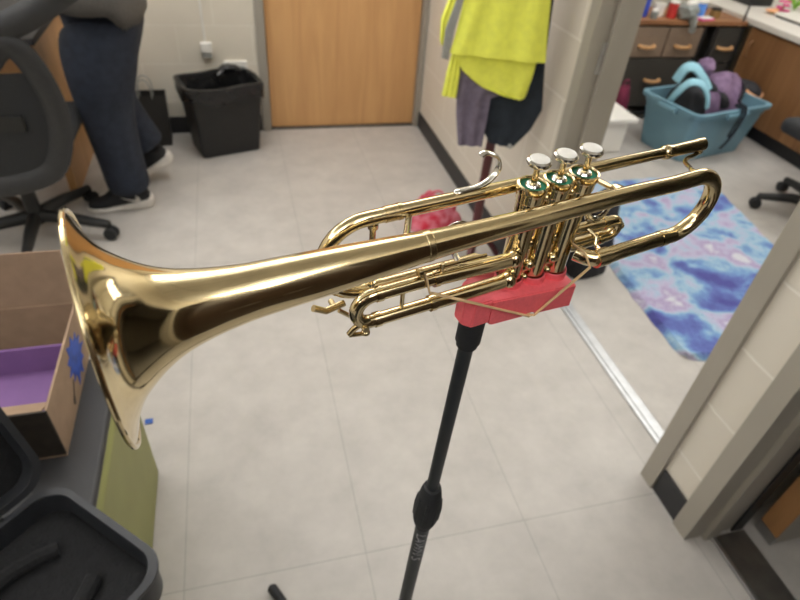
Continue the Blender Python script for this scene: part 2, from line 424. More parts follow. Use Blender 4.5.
inner = [(max(.003, r-.0007), v) for r, v in outer if v < -.17]
b = MB(); b.lathe([inner[-1]]+list(reversed(inner))+outer, 112, Mx, cap=False)
bell = b.build('bell', M_brass_bell, tp, angle=80)
b = MB(); n = 140
b.tube([(-.3031, yb+.0611*math.cos(2*PI*k/n), zb+.0611*math.sin(2*PI*k/n)) for k in range(n)], .0014, 10, closed=True)
b.build('rim', M_brass_bell, bell)
b = MB(); xx = -.118; r_ = interp(xx, BX, BR)
b.lathe([(r_-.0005, xx-.003), (r_+.0004, xx-.002), (r_+.0003, xx+.002), (r_-.0005, xx+.003)], 40, Mx, cap=False)
b.build('ferrule', M_brass_worn, bell)
bow = [(.025, yb, zb), (.06, yb, zb-.0006), (.095, yb, zb-.0018)]
bcx, bcz, brd = .1208, -.0222, .0283
bow += [(bcx+brd*math.sin(t), yb, bcz+brd*math.cos(t)) for t in [PI*k/18 for k in range(0, 19)]]
bow += [(.10, yb, zlow), (.07, yb, zlow-.0004), (.045, yb, zlow-.001), (.036, yb+.004, zlow-.001), (.029, yb+.012, zlow)]
b = MB(); b.tube(smooth_path(bow, 4), .0064, 20)
b.build('bell_bow', M_brass, tp)
b = MB(); b.tube([(.040, yb, zlow-.001), (.052, yb, zlow-.0008)], .0073, 20); b.build('bow_ferrule', M_brass, tp)
b = MB(); b.tube([(.108, yb, zlow), (.114, yb, zlow)], .0069, 20); b.build('bow_ferrule', M_brass, tp)
b = MB(); b.tube([(-.113, yl, .0012), (-.05, yl, .001), (.06, yl, 0), (.139, yl, -.0008)], [.0054, .0053, .0048, .0045], 20)
b.build('leadpipe', M_brass, tp)
b = MB(); b.lathe([(.0046, .133), (.0058, .1345), (.0063, .138), (.0058, .1415), (.0052, .144), (.0054, .172), (.0057, .174), (.0057, .1805), (.0045, .181), (.004, .172), (.0038, .155)], 28, Matrix.Translation((0, yl, -.001)) @ Matrix.Rotation(PI/2, 4, 'Y'), cap=True)
b.build('mouthpiece_receiver', M_brass, tp)
ts = [(-.108, yl, .0012), (-.125, yl, .0012)]
cz2, r2 = -.031, .0322
ts += [(-.1378-r2*math.sin(PI*k/16), yl, cz2+r2*math.cos(PI*k/16)) for k in range(17)]
ts += [(-.13, yl, -.0632), (-.104, yl, -.0632)]
b = MB(); b.tube(ts, .0053, 20); b.build('tuning_slide', M_brass, tp)
b = MB(); b.tube([(-.1245, yl, .0012), (-.114, yl, .0012)], .0058, 22); b.tube([(-.1145, yl, .0012), (-.112, yl, .0012)], .0061, 22)
b.build('slide_ferrule', M_brass_worn, tp)
b = MB(); b.tube([(-.128, yl, -.0632), (-.124, yl, -.0632)], .0061, 20); b.tube([(-.124, yl, -.0632), (-.04, yl, -.064), (-.028, yl-.010, -.064), (-.0245, .004, -.064)], .0055, 18)
b.build('lower_slide_tube', M_brass_worn, tp)
b = MB(); b.tube([(-.1326, yl, -.003), (-.1326, yl, -.060)], .0023, 12)
for z0_, z1_ in ((-.0075, -.004), (-.060, -.0565)): b.tube([(-.1326, yl, z0_), (-.1326, yl, z1_)], .0038, 12)
b.build('slide_stay', M_brass, tp)
b = MB(); b.tube([(-.1065, yl-.002, -.003), (-.130, yb+.005, zb+.007)], .0024, 12); b.build('bell_brace', M_silver, tp)
b = MB(); b.tube([(.045, yl, 0), (.045, yb, zb)], .0021, 12); b.lathe([(.0045, 0), (.0033, .005), (.0021, .0075)], 12, axis_at((.045, yb+.005, zb), (0, 1, 0)))
b.build('bell_brace', M_brass, tp)
b = MB(); b.tube(smooth_path([(.176, yl-.003, -.0062), (.168, yl-.005, -.0068), (.158, yl-.007, -.0068), (.150, yl-.012, -.0062), (.138, yl-.026, -.001), (.122, yb+.010, .0075), (.116, yb+.004, .0105)], 5), .0018, 12); b.sphere((.1765, yl-.003, -.0055), .0028)
b.build('receiver_brace', M_brass, tp)
hk = [(-.0665, yl, .0070), (-.058, yl, .0068), (-.0494, yl, .0075), (-.0432, yl, .0101), (-.0375, yl, .0161), (-.0362, yl, .0215), (-.0396, yl, .0284), (-.0453, yl, .0322), (-.0505, yl, .0338), (-.0535, yl, .0325)]
b = MB(); b.tube(smooth_path(hk, 5), .0016, 12, flat=1.9); b.sphere((-.0665, yl, .0066), .0033, (1.4, 1, .5)); b.build('finger_hook', M_silver, tp)
b = MB(); b.tube([(-.155, yl-.004, -.067), (-.170, yl-.006, -.068), (-.1795, yl-.006, -.0615)], .0026, 10); b.tube([(-.160, yl-.006, -.071), (-.150, yl-.008, -.080), (-.141, yl-.008, -.085)], .0018, 10); b.tube([(-.163, yl-.006, -.068), (-.163, yl+.003, -.068)], .0022, 10)
b.build('water_key', M_brass_worn, tp)

# valves
for i in (-1, 0, 1):
    x0 = i*sv
    V = Matrix.Translation((x0, 0, 0))
    c = MB(); c.lathe([(.0085, -.0745), (.0095, -.073), (.0095, -.070), (.0091, -.068), (.0091, .001), (.0096, .0025), (.0096, .005)], 36, V); cas = c.build('valve_casing', M_brass, tp)
    c = MB(); c.lathe([(.0092, .0045), (.0102, .006), (.0103, .0115), (.0110, .0125), (.0113, .0150), (.0111, .0177), (.0096, .0181), (.0089, .0170), (.0088, .0145)], 40, V, cap=False); cap = c.build('top_cap', M_brass, cas)
    c = MB(); c.lathe([(.0088, .0142), (.0088, .0157), (.0054, .0160), (.0054, .0142)], 36, V); c.build('felt_ring', M_felt, cap)
    c = MB(); c.lathe([(.0056, .0150), (.0056, .0170), (.0046, .0184), (.0036, .0187), (.003, .0184)], 30, V); c.build('stem_guide', M_silver, cap)
    c = MB(); c.lathe([(.0088, -.0735), (.0093, -.0745), (.0093, -.080), (.0065, -.083), (.002, -.0835)], 30, V); c.build('bottom_cap', M_brass, cas)
    c = MB(); c.lathe([(.0022, .015), (.0022, .0315), (.003, .0325)], 16, V); ps = c.build('piston_stem', M_brass, cas)
    c = MB(); c.lathe([(.0025, .0312), (.005, .0318), (.0081, .0332), (.0087, .0348), (.0085, .0362), (.0072, .0371), (.0070, .0368)], 36, V); bt = c.build('finger_button', M_silver, ps)
    c = MB(); c.lathe([(.0071, .0366), (.0068, .0374), (.005, .0378), (.0, .0379)], 30, V); c.build('pearl_inlay', M_pearl, bt)
for xx in (-.5*sv, .5*sv):
    c = MB()
    for zz, yy in ((-.018, -.001), (-.040, .002), (-.058, -.003)):
        c.tube([(xx-.006, yy, zz), (xx+.006, yy, zz+.001)], .0045, 16)
    c.sphere((xx-.0005, -.0065, -.0535), .0042); c.sphere((xx, -.004, .0062), .0028); c.sphere((xx-.001, -.006, -.0665), .0028)
    c.build('connecting_knuckle', M_brass, tp)
# third valve slide
y3 = -.012
zu, zl = -.0352, -.0580
b = MB(); b.tube([(-.028, y3+.004, zu-.002), (-.04, y3, zu-.0018), (-.1, y3, zu+.001)], .0056, 18); b.tube([(-.028, y3+.004, zl), (-.04, y3, zl), (-.1, y3, zl)], .0056, 18)
for zz in (zu+.001, zl): b.tube([(-.0985, y3, zz), (-.1025, y3, zz)], .0062, 18)
for p0 in ((-.034, y3, zu-.002), (-.034, y3, zl)): b.sphere(p0, .0067)
b.build('third_slide_tubes', M_brass, tp)
zu2 = zu+.0015; c3 = (zu2+zl)/2; r3 = (zu2-zl)/2
pth = [(-.10, y3, zu2), (-.146, y3, zu2)]+[(-.1475-r3*math.sin(PI*k/14), y3, c3+r3*math.cos(PI*k/14)) for k in range(15)]+[(-.146, y3, zl), (-.10, y3, zl)]
b = MB(); b.tube(pth, .0049, 18); b.tube([(-.1415, y3, zu2), (-.146, y3, zu2)], .0056, 18); b.tube([(-.1415, y3, zl), (-.146, y3, zl)], .0056, 18)
b.build('third_slide_crook', M_brass, tp)
b = MB(); b.tube([(-.125, y3, zu2), (-.125, y3, zl)], .0016, 10); b.build('slide_stay', M_brass, tp)
b = MB(); b.tube([(-.1555, y3-.001, -.0565), (-.1605, y3, -.0605), (-.164, y3+.001, -.066)], .0022, 10); b.tube([(-.1545, y3-.0065, -.0585), (-.1545, y3+.0065, -.0585)], .0025, 10); b.tube([(-.164, y3, -.066), (-.152, y3, -.069)], .0017, 10); b.sphere((-.152, y3, -.068), .0033, (1, 1, .7))
b.build('water_key', M_brass_worn, tp)
b = MB(); rc = (-.078, .004, -.017)
b.tube([(rc[0]+.0115*math.cos(2*PI*k/30), rc[1], rc[2]+.0115*math.sin(2*PI*k/30)) for k in range(30)], .0013, 10, closed=True, flat=2.2)
b.tube([(-.078, .004, -.028), (-.078, y3+.004, -.033)], .0023, 10); b.build('finger_ring', M_silver, tp)
b = MB(); b.tube([(-.096, y3, -.031), (-.096, y3, -.022)], .0017, 8); b.tube([(-.112, y3, -.0245), (-.06, y3, -.0255)], .0013, 8); b.tube([(-.115, y3, -.0245), (-.112, y3, -.0245)], .0032, 14); b.tube([(-.112, y3, -.0245), (-.112, y3, -.031)], .0018, 8)
b.build('stop_rod', M_brass_worn, tp)
# first valve slide, saddle; second valve slide
y1 = .002
b = MB(); b.tube([(sv+.005, y1, -.040), (.066, y1, -.0405)], .0053, 16); b.tube([(sv+.005, y1, -.0555), (.066, y1, -.0555)], .0053, 16)
b.tube([(.064, y1, -.0405), (.068, y1, -.0405)], .006, 16); b.tube([(.064, y1, -.0555), (.068, y1, -.0555)], .006, 16)
b.build('first_slide_tubes', M_brass, tp)
pth = [(.065, y1, -.0405), (.0745, y1, -.0405)]+[(.075+.0075*math.sin(PI*k/12), y1, -.048+.0075*math.cos(PI*k/12)) for k in range(13)]+[(.0745, y1, -.0555), (.065, y1, -.0555)]
b = MB(); b.tube(pth, .0050, 16); b.tube([(.081, y1, -.048), (.0885, y1, -.048)], .0034, 12); b.build('first_slide_crook', M_brass, tp)
b = MB(); b.tube([(.054+.0105*math.cos(PI+PI*k/14), y1, -.023+.0105*math.sin(PI+PI*k/14)) for k in range(15)], .0014, 10, flat=2.4); b.tube([(.054, y1, -.0335), (.054, y1, -.038)], .0025, 10); b.build('thumb_saddle', M_silver, tp)
b = MB(); b.tube(smooth_path([(.045, y1-.004, -.038), (.048, y1-.012, -.041), (.0465, y1-.016, -.046), (.049, yb+.004, -.0485)], 5), .0017, 10); b.build('slide_brace', M_brass, tp)
b = MB(); pth = [(-.0075, .007, -.048), (-.0075, .030, -.048)]+[(-.0075*math.cos(PI*k/10), .030+.0075*math.sin(PI*k/10), -.048) for k in range(11)]+[(.0075, .030, -.048), (.0075, .007, -.048)]
b.tube(pth, .0050, 14); b.tube([(0, .037, -.048), (0, .045, -.048)], .0026, 10); b.build('second_slide', M_brass, tp)

# ------------------------------------------------------------------ stand with its red cradle
BASE = Vector((.138, .332, 0))
st = thing('instrument_stand', 'black tripod stand with a red plastic cradle holding up the trumpet', 'stand', BASE)
SI = Matrix.Translation(-BASE)
def tw(p): return SI @ (TM @ Vector(p))       # trumpet frame -> stand frame
Mc = SI @ TM
PX = Matrix.Rotation(PI/2, 4, 'X')
c = MB()
c.prism([(-.0505, -.0685), (.0345, -.0796), (.0352, -.104), (-.002, -.0995), (-.006, -.0965), (-.012, -.096), (-.016, -.0980), (-.047, -.0955), (-.0505, -.0915)], .038, Mc @ Matrix.Translation((0, .018, 0)) @ PX, .001)
c.prism([(-.0500, -.02), (-.0500, .010), (-.060, .008), (-.0715, -.003), (-.0715, -.014), (-.066, -.02)], .0245, Mc @ Matrix.Translation((0, 0, -.0912)) @ Matrix.Shear('XY', 4, (0, 0)), .001)
cr = c.build('cradle', M_red, st)
for i in (-1, 0, 1):
    c = MB(); zt = -.0723-.127*(i*sv+.0227)
    c.lathe([(.0098, zt-.004), (.0098, zt+.0055), (.0104, zt+.0065), (.0113, zt+.006), (.0116, zt+.004), (.0116, zt-.004)], 30, Mc @ Matrix.Translation((i*sv, 0, 0)), cap=False)
    c.build('valve_cup', M_red, cr)
top = Vector(tw((-.0535, -.005, -.0905))); bot = Vector((0, 0, .1))
ax = (bot-top)
def along(t): return top+ax*t
c = MB(); c.tube([along(-.002), along(.028)], .0108, 20); c.tube([along(.026), along(.033)], .0092, 20); c.build('thread_collar', M_rubber, st)
c = MB(); c.tube([along(.0), along(.4)], .0066, 20); c.build('upper_tube', M_pole, st)
L_ = ax.length
CL = .257
q = Matrix.Translation(along(CL)) @ look(-ax)
pp = [(.0072, .039), (.0096, .038), (.0112, .032), (.0130, .020), (.0145, .003), (.0148, -.012), (.0141, -.024), (.0120, -.033), (.0097, -.036), (.0097, -.040)]
c = MB(); c.lathe(pp, 28, q)
for k in range(8):
    a = 2*PI*k/8
    c.tube([(.0128*math.cos(a), .0128*math.sin(a), .020), (.0145*math.cos(a), .0145*math.sin(a), .002), (.0140*math.cos(a), .0140*math.sin(a), -.022)], .0014, 8, M=q)
c.build('clutch', M_rubber, st)
t0 = CL+.026/L_
c = MB(); c.tube([along(t0), along(1.0)], .0086, 22); low = c.build('lower_tube', M_pole, st)
# lettering printed along the lower tube
cu = bpy.data.curves.new('lettering', 'FONT'); cu.body = 'LAWN S'; cu.size = .0168; cu.align_x = 'LEFT'; cu.align_y = 'CENTER'; cu.space_character = 1.0
to = bpy.data.objects.new('tmp_text', cu); COL.objects.link(to); bpy.context.view_layer.update()
me = bpy.data.meshes.new_from_object(to.evaluated_get(bpy.context.evaluated_depsgraph_get())); bpy.data.objects.remove(to)
bm = bmesh.new(); bm.from_mesh(me); bmesh.ops.triangulate(bm, faces=bm.faces); bmesh.ops.subdivide_edges(bm, edges=bm.edges, cuts=2)
zc = look(-ax).to_3x3() @ Vector((0, 0, 1))
camdir = (Vector((0, 0, 1.52))-BASE-along(.34)); camdir = (camdir-zc*camdir.dot(zc)).normalized(); side = zc.cross(camdir)
st0 = along(t0)-zc*.024
for v in bm.verts:
    a = (v.co.y)/.0089+.02
    v.co = st0-zc*v.co.x+(camdir*math.cos(a)+side*math.sin(a))*.00875
me2 = bpy.data.meshes.new('lettering'); bm.to_mesh(me2); bm.free(); me2.materials.append(M_print)
lo = bpy.data.objects.new('lettering', me2); COL.objects.link(lo); lo.parent = low; lo['label'] = 'grey lettering printed down the tube'
c = MB(); c.lathe([(.0105, .07), (.022, .075), (.022, .15), (.016, .165), (.0095, .17)], 24); c.build('leg_hub', M_rubber, st)
tip = Vector((-.047, .69, .012))-BASE; base_a = math.atan2(tip.y, tip.x); rl = math.hypot(tip.x, tip.y)
for k in range(3):
    a = base_a+k*2*PI/3; e = Vector((math.cos(a)*rl, math.sin(a)*rl, .012))
    c = MB(); c.tube([Vector((math.cos(a)*.02, math.sin(a)*.02, .13)), e*.93+Vector((0, 0, .0085))], .0085, 14); lg = c.build('leg', M_pole, st)
    c = MB(); c.tube([e*.88+Vector((0, 0, .0135)), e*1.0+Vector((0, 0, .002)), e*1.012], [.0115, .0125, .008], 14); c.build('rubber_foot', M_rubber, lg)

# rubber band that ties trumpet and cradle together
kp = [(-.1085, -.0195, -.0385), (-.0105, -.0212, -.0975), (-.0095, -.0205, -.0978), (-.0095, .0, -.0985), (-.0085, .0190, -.098), (.005, .0192, -.080), (.026, -.002, -.0430), (.0275, -.0222, -.0425), (.0285, -.0302, -.0505), (-.0045, -.0212, -.0985), (-.0075, -.0200, -.0985), (-.010, 0, -.0992), (-.011, .0190, -.098), (-.05, .0150, -.066), (-.105, -.0045, -.0315), (-.1085, -.0100, -.0275), (-.1095, -.0165, -.0300)]
pl = []
for i in range(len(kp)):
    A, B_ = Vector(kp[i]), Vector(kp[(i+1) % len(kp)])
    nn = max(2, int((B_-A).length/.006))
    pl += [A.lerp(B_, q_/nn) for q_ in range(nn)]
b = MB(); b.tube([TM @ p for p in pl], .0008, 8, closed=True, flat=1.9)
props(b.build('rubber_band', M_band), 'tan rubber band stretched in a V across the front of the red cradle', 'rubber band')

# ------------------------------------------------------------------ people
def skinned(name, V, E, rad, m, parent, sub=2, root=0):
    me = bpy.data.meshes.new(name); me.from_pydata([Vector(v) for v in V], E, []); me.materials.append(m)
    o = bpy.data.objects.new(name, me); COL.objects.link(o)
    if parent: o.parent = parent
    o.modifiers.new('skin', 'SKIN').use_smooth_shade = True
    sk = me.skin_vertices[0].data if me.skin_vertices else None
    if sk is None:
        bm = bmesh.new(); bm.from_mesh(me); bm.verts.layers.skin.verify(); bm.to_mesh(me); bm.free(); sk = me.skin_vertices[0].data
    for i, r in enumerate(rad):
        sk[i].radius = (r, r) if not isinstance(r, tuple) else r
        sk[i].use_root = (i == root)
    s = o.modifiers.new('sub', 'SUBSURF'); s.levels = sub; s.render_levels = sub
    return o

class Skel:
    def __init__(s): s.V = []; s.E = []; s.R = []; s.n = {}
    def j(s, name, p, r, frm=None):
        s.V.append(Vector(p)); s.R.append(r); s.n[name] = len(s.V)-1
        if frm: s.E.append((s.n[frm], s.n[name]))
    def build(s, name, m, parent, root, sub=2): return skinned(name, s.V, s.E, s.R, m, parent, sub, s.n[root])

def mid(a, b_, t=.5): return Vector(a).lerp(Vector(b_), t)

def person(label, base, J, fwd, tm, sm, hm, shoes, width=1.0, hemdrop=0.):
    """J: dict of joints in world space; builds one skinned body and its clothes"""
    root = thing('person', label, 'person', base)
    B = Vector(base); g = {k: Vector(v)-B for k, v in J.items() if k != 'cuffR'}; g.update(cuffL=Vector((1.06, 0, 0)), cuffR=Vector((J.get('cuffR', 1.06) if not isinstance(J.get('cuffR', 1.06), tuple) else 1.06, 0, 0)))
    F = Vector(fwd).normalized(); Z = Vector((0, 0, 1)); Rr = F.cross(Z)
    s = Skel()
    s.j('pel', g['pel'], .11); s.j('waist', g['waist'], .105, 'pel'); s.j('chest', g['chest'], .115, 'waist')
    s.j('ubk', mid(g['chest'], g['neck'], .65), .085, 'chest'); s.j('neck', g['neck'], .052, 'ubk')
    hd = g['head']; s.j('jaw', hd-Z*.075+F*.015, .062, 'neck'); s.j('head', hd, .085, 'jaw'); s.j('crown', hd+Z*.075-F*.01, .062, 'head')
    for sd in 'LR':
        s.j('hip'+sd, g['hip'+sd], .085, 'pel'); s.j('thigh'+sd, mid(g['hip'+sd], g['knee'+sd]), .075, 'hip'+sd); s.j('knee'+sd, g['knee'+sd], .055, 'thigh'+sd)
        s.j('calf'+sd, mid(g['knee'+sd], g['ank'+sd], .35), .053, 'knee'+sd); s.j('ank'+sd, g['ank'+sd], .036, 'calf'+sd); s.j('toe'+sd, mid(g['ank'+sd], g['toe'+sd], .45), .026, 'ank'+sd)
        s.j('sh'+sd, g['sh'+sd], .056, 'ubk'); s.j('elb'+sd, g['elb'+sd], .042, 'sh'+sd); s.j('wri'+sd, g['wri'+sd], .027, 'elb'+sd)
        d_ = g['palm'+sd]-g['wri'+sd]; L2 = d_.normalized(); acr = g['acr'+sd].normalized() if 'acr'+sd in g else Rr
        s.j('palm'+sd, g['palm'+sd], (.024, .034), 'wri'+sd)
        nrm = L2.cross(acr).normalized()
        for q, (off, ln) in enumerate(((-.027, .066), (-.009, .078), (.009, .074), (.027, .058))):
            k0 = g['palm'+sd]+L2*.028+acr*off; s.j(f'k{sd}{q}', k0, .0095, 'palm'+sd)
            k1 = k0+L2*ln*.5+nrm*.012; s.j(f'm{sd}{q}', k1, .0085, f'k{sd}{q}'); s.j(f't{sd}{q}', k1+L2*ln*.35+nrm*.028, .007, f'm{sd}{q}')
        t0_ = g['palm'+sd]-L2*.012-acr*.03; s.j('th'+sd, t0_+L2*.012-acr*.008, .011, 'palm'+sd); s.j('tt'+sd, t0_+L2*.045-acr*.012+nrm*.015, .0085, 'th'+sd)
    s.j('nose', hd+F*.098-Z*.012, .012, 'head')
    s.build('body', M_skin, root, 'pel')
    for sd in (-1, 1):
        e = MB(); e.sphere(hd+F*.081+Rr*.031*sd+Z*.012, .011); e.build('eye', M_white, root)
        e = MB(); e.sphere(hd+Rr*.087*sd-Z*.01, .028, (.5 if abs(Rr.x) > .5 else 1, .5 if abs(Rr.y) > .5 else 1, 1.1)); e.build('ear', M_skin, root)
    e = MB(); e.sphere(hd-F*.022+Z*.04, .104, (1, 1, .98), u=24, v=16); e.build('hair', hm, root, rough=.008, freq=60)
    t = Skel(); w_ = width
    t.j('top', g['waist']-Z*.06, .11*w_); t.j('pel', g['pel']-Z*.09, .182*w_, 'top')
    for sd in 'LR':
        t.j('hip'+sd, g['hip'+sd]-Z*.07, .136*w_, 'pel'); t.j('th'+sd, mid(g['hip'+sd], g['knee'+sd], .55), .125*w_, 'hip'+sd); t.j('kn'+sd, g['knee'+sd], .092*w_, 'th'+sd)
        t.j('cf'+sd, mid(g['knee'+sd], g['ank'+sd], .5), .082*w_, 'kn'+sd); t.j('cu'+sd, mid(g['knee'+sd], g['ank'+sd], .9), .080*w_, 'cf'+sd); t.j('cv'+sd, mid(g['knee'+sd], g['ank'+sd], g['cuff'+sd].x), .078*w_, 'cu'+sd)
    t.build('trousers', tm, root, 'pel')
    lv = [(g['hem'], .150*w_, .232*w_), (mid(g['hem'], g['waist'], .5), .155*w_, .228*w_), (g['waist'], .148*w_, .212*w_), (g['chest'], .138*w_, .20*w_), (mid(g['chest'], g['neck'], .45), .118*w_, .18*w_), (mid(g['chest'], g['neck'], .8), .085*w_, .12*w_), (g['neck']-Z*.01, .068, .07), (g['neck'], .06, .062)]
    rg_ = []
    for i_, (c_, rx, ry) in enumerate(lv):
        r = []
        for k_ in range(72):
            a_ = 2*PI*k_/72; fx = math.cos(a_)
            v = c_+F*rx*math.copysign(abs(fx)**.85, fx)+Rr*ry*math.sin(a_)
            if i_ == 0:
                sm_ = max(0., min(1., (-.35-fx)/.35)); v = v-Z*(hemdrop*sm_*sm_*(3-2*sm_))
            r.append(v)
        rg_.append(r)
    b_ = MB(); b_.rings(rg_); b_.build('sweatshirt', sm, root, angle=60, sub=1)
    for sd in 'LR':
        t = Skel(); t.j('ro', mid(g['sh'+sd], mid(g['chest'], g['neck'], .5), .45), .075); t.j('sh', g['sh'+sd], .082, 'ro'); t.j('el', g['elb'+sd], .06, 'sh'); t.j('cu', mid(g['elb'+sd], g['wri'+sd], .93), .042, 'el')
        t.build('sleeve', sm, root, 'ro')
    for sd in 'LR':
        shoe(root, g['heel'+sd], g['toe'+sd], 'pitch' in shoes and sd in shoes['pitch'] and shoes['pitch'][sd] or 0., shoes.get('logo') == sd)
    return root

def shoe(parent, heel, toe, pitch, logo):
    d_ = toe-heel; yaw = math.atan2(d_.y, d_.x)
    Ms = Matrix.Translation((heel.x, heel.y, heel.z)) @ Matrix.Rotation(yaw, 4, 'Z') @ Matrix.Rotation(pitch, 4, 'Y')
    Ln = .29
    def ring(x, w, z0, z1, n=20, pw=.7):
        out = []
        for k in range(n):
            a = 2*PI*k/n; c_, s_ = math.cos(a), math.sin(a)
            out.append((x, w*math.copysign(abs(c_)**pw, c_), (z0+z1)/2+(z1-z0)/2*math.copysign(abs(s_)**pw, s_)))
        return out
    u = MB(); u.rings([ring(.008, .022, .03, .065), ring(.02, .036, .024, .10), ring(.06, .041, .024, .115), ring(.10, .043, .024, .142), ring(.15, .044, .022, .128), ring(.18, .045, .021, .092), ring(.21, .047, .02, .064), ring(.26, .04, .02, .05), ring(.282, .02, .022, .04)], M=Ms)
    up = u.build('shoe', M_shoe, parent, angle=80)
    u = MB(); u.rings([ring(-.004, .022, .012, .05, pw=.5), ring(.012, .038, .0, .058, pw=.5), ring(.06, .044, .0, .046, pw=.5), ring(.12, .043, .0, .034, pw=.5), ring(.2, .05, .0, .028, pw=.5), ring(.26, .044, .002, .028, pw=.5), ring(.291, .02, .008, .026, pw=.5)], M=Ms)
    u.build('sole', M_sole, up, angle=80)
    if logo:
        for sd in (1, -1):
            sw = [(.052, .052), (.062, .046), (.075, .045), (.095, .052), (.14, .076), (.098, .060), (.08, .056), (.072, .058), (.068, .066), (.072, .078), (.058, .068)]
            u = MB(); u.prism(sw, .003, Ms @ Matrix.Translation((0, .0425*sd+(.0015), 0)) @ Matrix.Rotation(PI/2, 4, 'X'))
            u.build('emblem', M_sole, up)

J = dict(pel=(-.53, 2.80, .93), waist=(-.53, 2.80, 1.06), chest=(-.56, 2.80, 1.28), neck=(-.60, 2.80, 1.47), head=(-.635, 2.80, 1.61), hem=(-.53, 2.80, .86),
         hipL=(-.535, 2.71, .87), hipR=(-.535, 2.87, .87), kneeL=(-.575, 2.69, .47), kneeR=(-.60, 2.90, .47), cuffR=.93, ankL=(-.55, 2.67, .095), ankR=(-.47, 2.93, .17),
         toeL=(-.70, 2.65, .035), toeR=(-.56, 2.92, .03), heelL=(-.462, 2.675, 0), heelR=(-.365, 2.94, .105),
         shL=(-.57, 2.61, 1.40), shR=(-.57, 2.99, 1.40), elbL=(-.62, 2.56, 1.13), elbR=(-.62, 3.04, 1.13), wriL=(-.82, 2.60, 1.04), wriR=(-.82, 3.0, 1.04), palmL=(-.90, 2.62, 1.02), palmR=(-.90, 2.98, 1.02))
def person_base(J, base, **k):
    return J
# acr (across-the-palm) vectors are directions, so keep them out of the base shift
def make_person(label, base, J, fwd, *a, **k):
    B = Vector(base); J = dict(J)
    for sd, v in (('L', k.pop('acrL')), ('R', k.pop('acrR'))): J['acr'+sd] = Vector(v)+B
    return person(label, base, J, fwd, *a, **k)
make_person('person in grey sweatshirt and dark jeans stepping left beside the office chair', (-.53, 2.80, 0), J, (-1, 0, 0), M_denim, M_grey_knit, M_hair, dict(logo='L', pitch={'R': .42}), width=1.28, hemdrop=.12, acrL=(0, 1, 0), acrR=(0, -1, 0))

R3 = Matrix(((0.9672559705875361, 0.10035836328747476, -0.23311818093195255), (-0.24304059589881366, 0.6308860399235288, -0.7368270308388238), (0.07312425116138217, 0.7693575264776882, 0.6346194452931775)))
CAM = Vector((0, 0, 1.5198))
ph = MB(); Mp = Matrix.Translation(CAM) @ R3.to_4x4()
ph.box((-.075, -.036, .006), (.075, .036, .014), .0035, 3, Mp)
phone = ph.build('phone', M_screen); props(phone, 'black phone held up to take the photo, mirrored in the trumpet bell', 'phone')
r_ = lambda p: CAM+R3 @ Vector(p)
J2 = dict(pel=(-.10, -.42, .93), waist=(-.10, -.43, 1.06), chest=(-.09, -.42, 1.28), neck=(-.08, -.38, 1.47), head=(-.07, -.33, 1.60), hem=(-.10, -.42, .90),
          hipL=(-.19, -.42, .87), hipR=(-.01, -.42, .87), kneeL=(-.20, -.40, .48), kneeR=(.01, -.40, .48), ankL=(-.21, -.43, .095), ankR=(.03, -.43, .095),
          toeL=(-.23, -.26, .035), toeR=(.06, -.26, .035), heelL=(-.20, -.50, 0), heelR=(.02, -.50, 0),
          shL=(-.28, -.42, 1.38), shR=(.11, -.42, 1.38), elbL=(-.33, -.28, 1.15), elbR=(.16, -.28, 1.15), wriL=tuple(r_((-.10, -.075, .06))), wriR=tuple(r_((.10, -.075, .06))), palmL=tuple(r_((-.088, -.03, .036))), palmR=tuple(r_((.088, -.03, .036))))
M_dkshirt = mat('black_shirt', (38, 36, 38), .9, var=.1, scale=60)
make_person('person in dark clothes holding up the phone, seen only mirrored in the bell', (-.09, -.42, 0), J2, (0, 1, 0), M_denim, M_dkshirt, M_hair, dict(), acrL=tuple(R3 @ Vector((1, 0, 0))), acrR=tuple(R3 @ Vector((-1, 0, 0))))

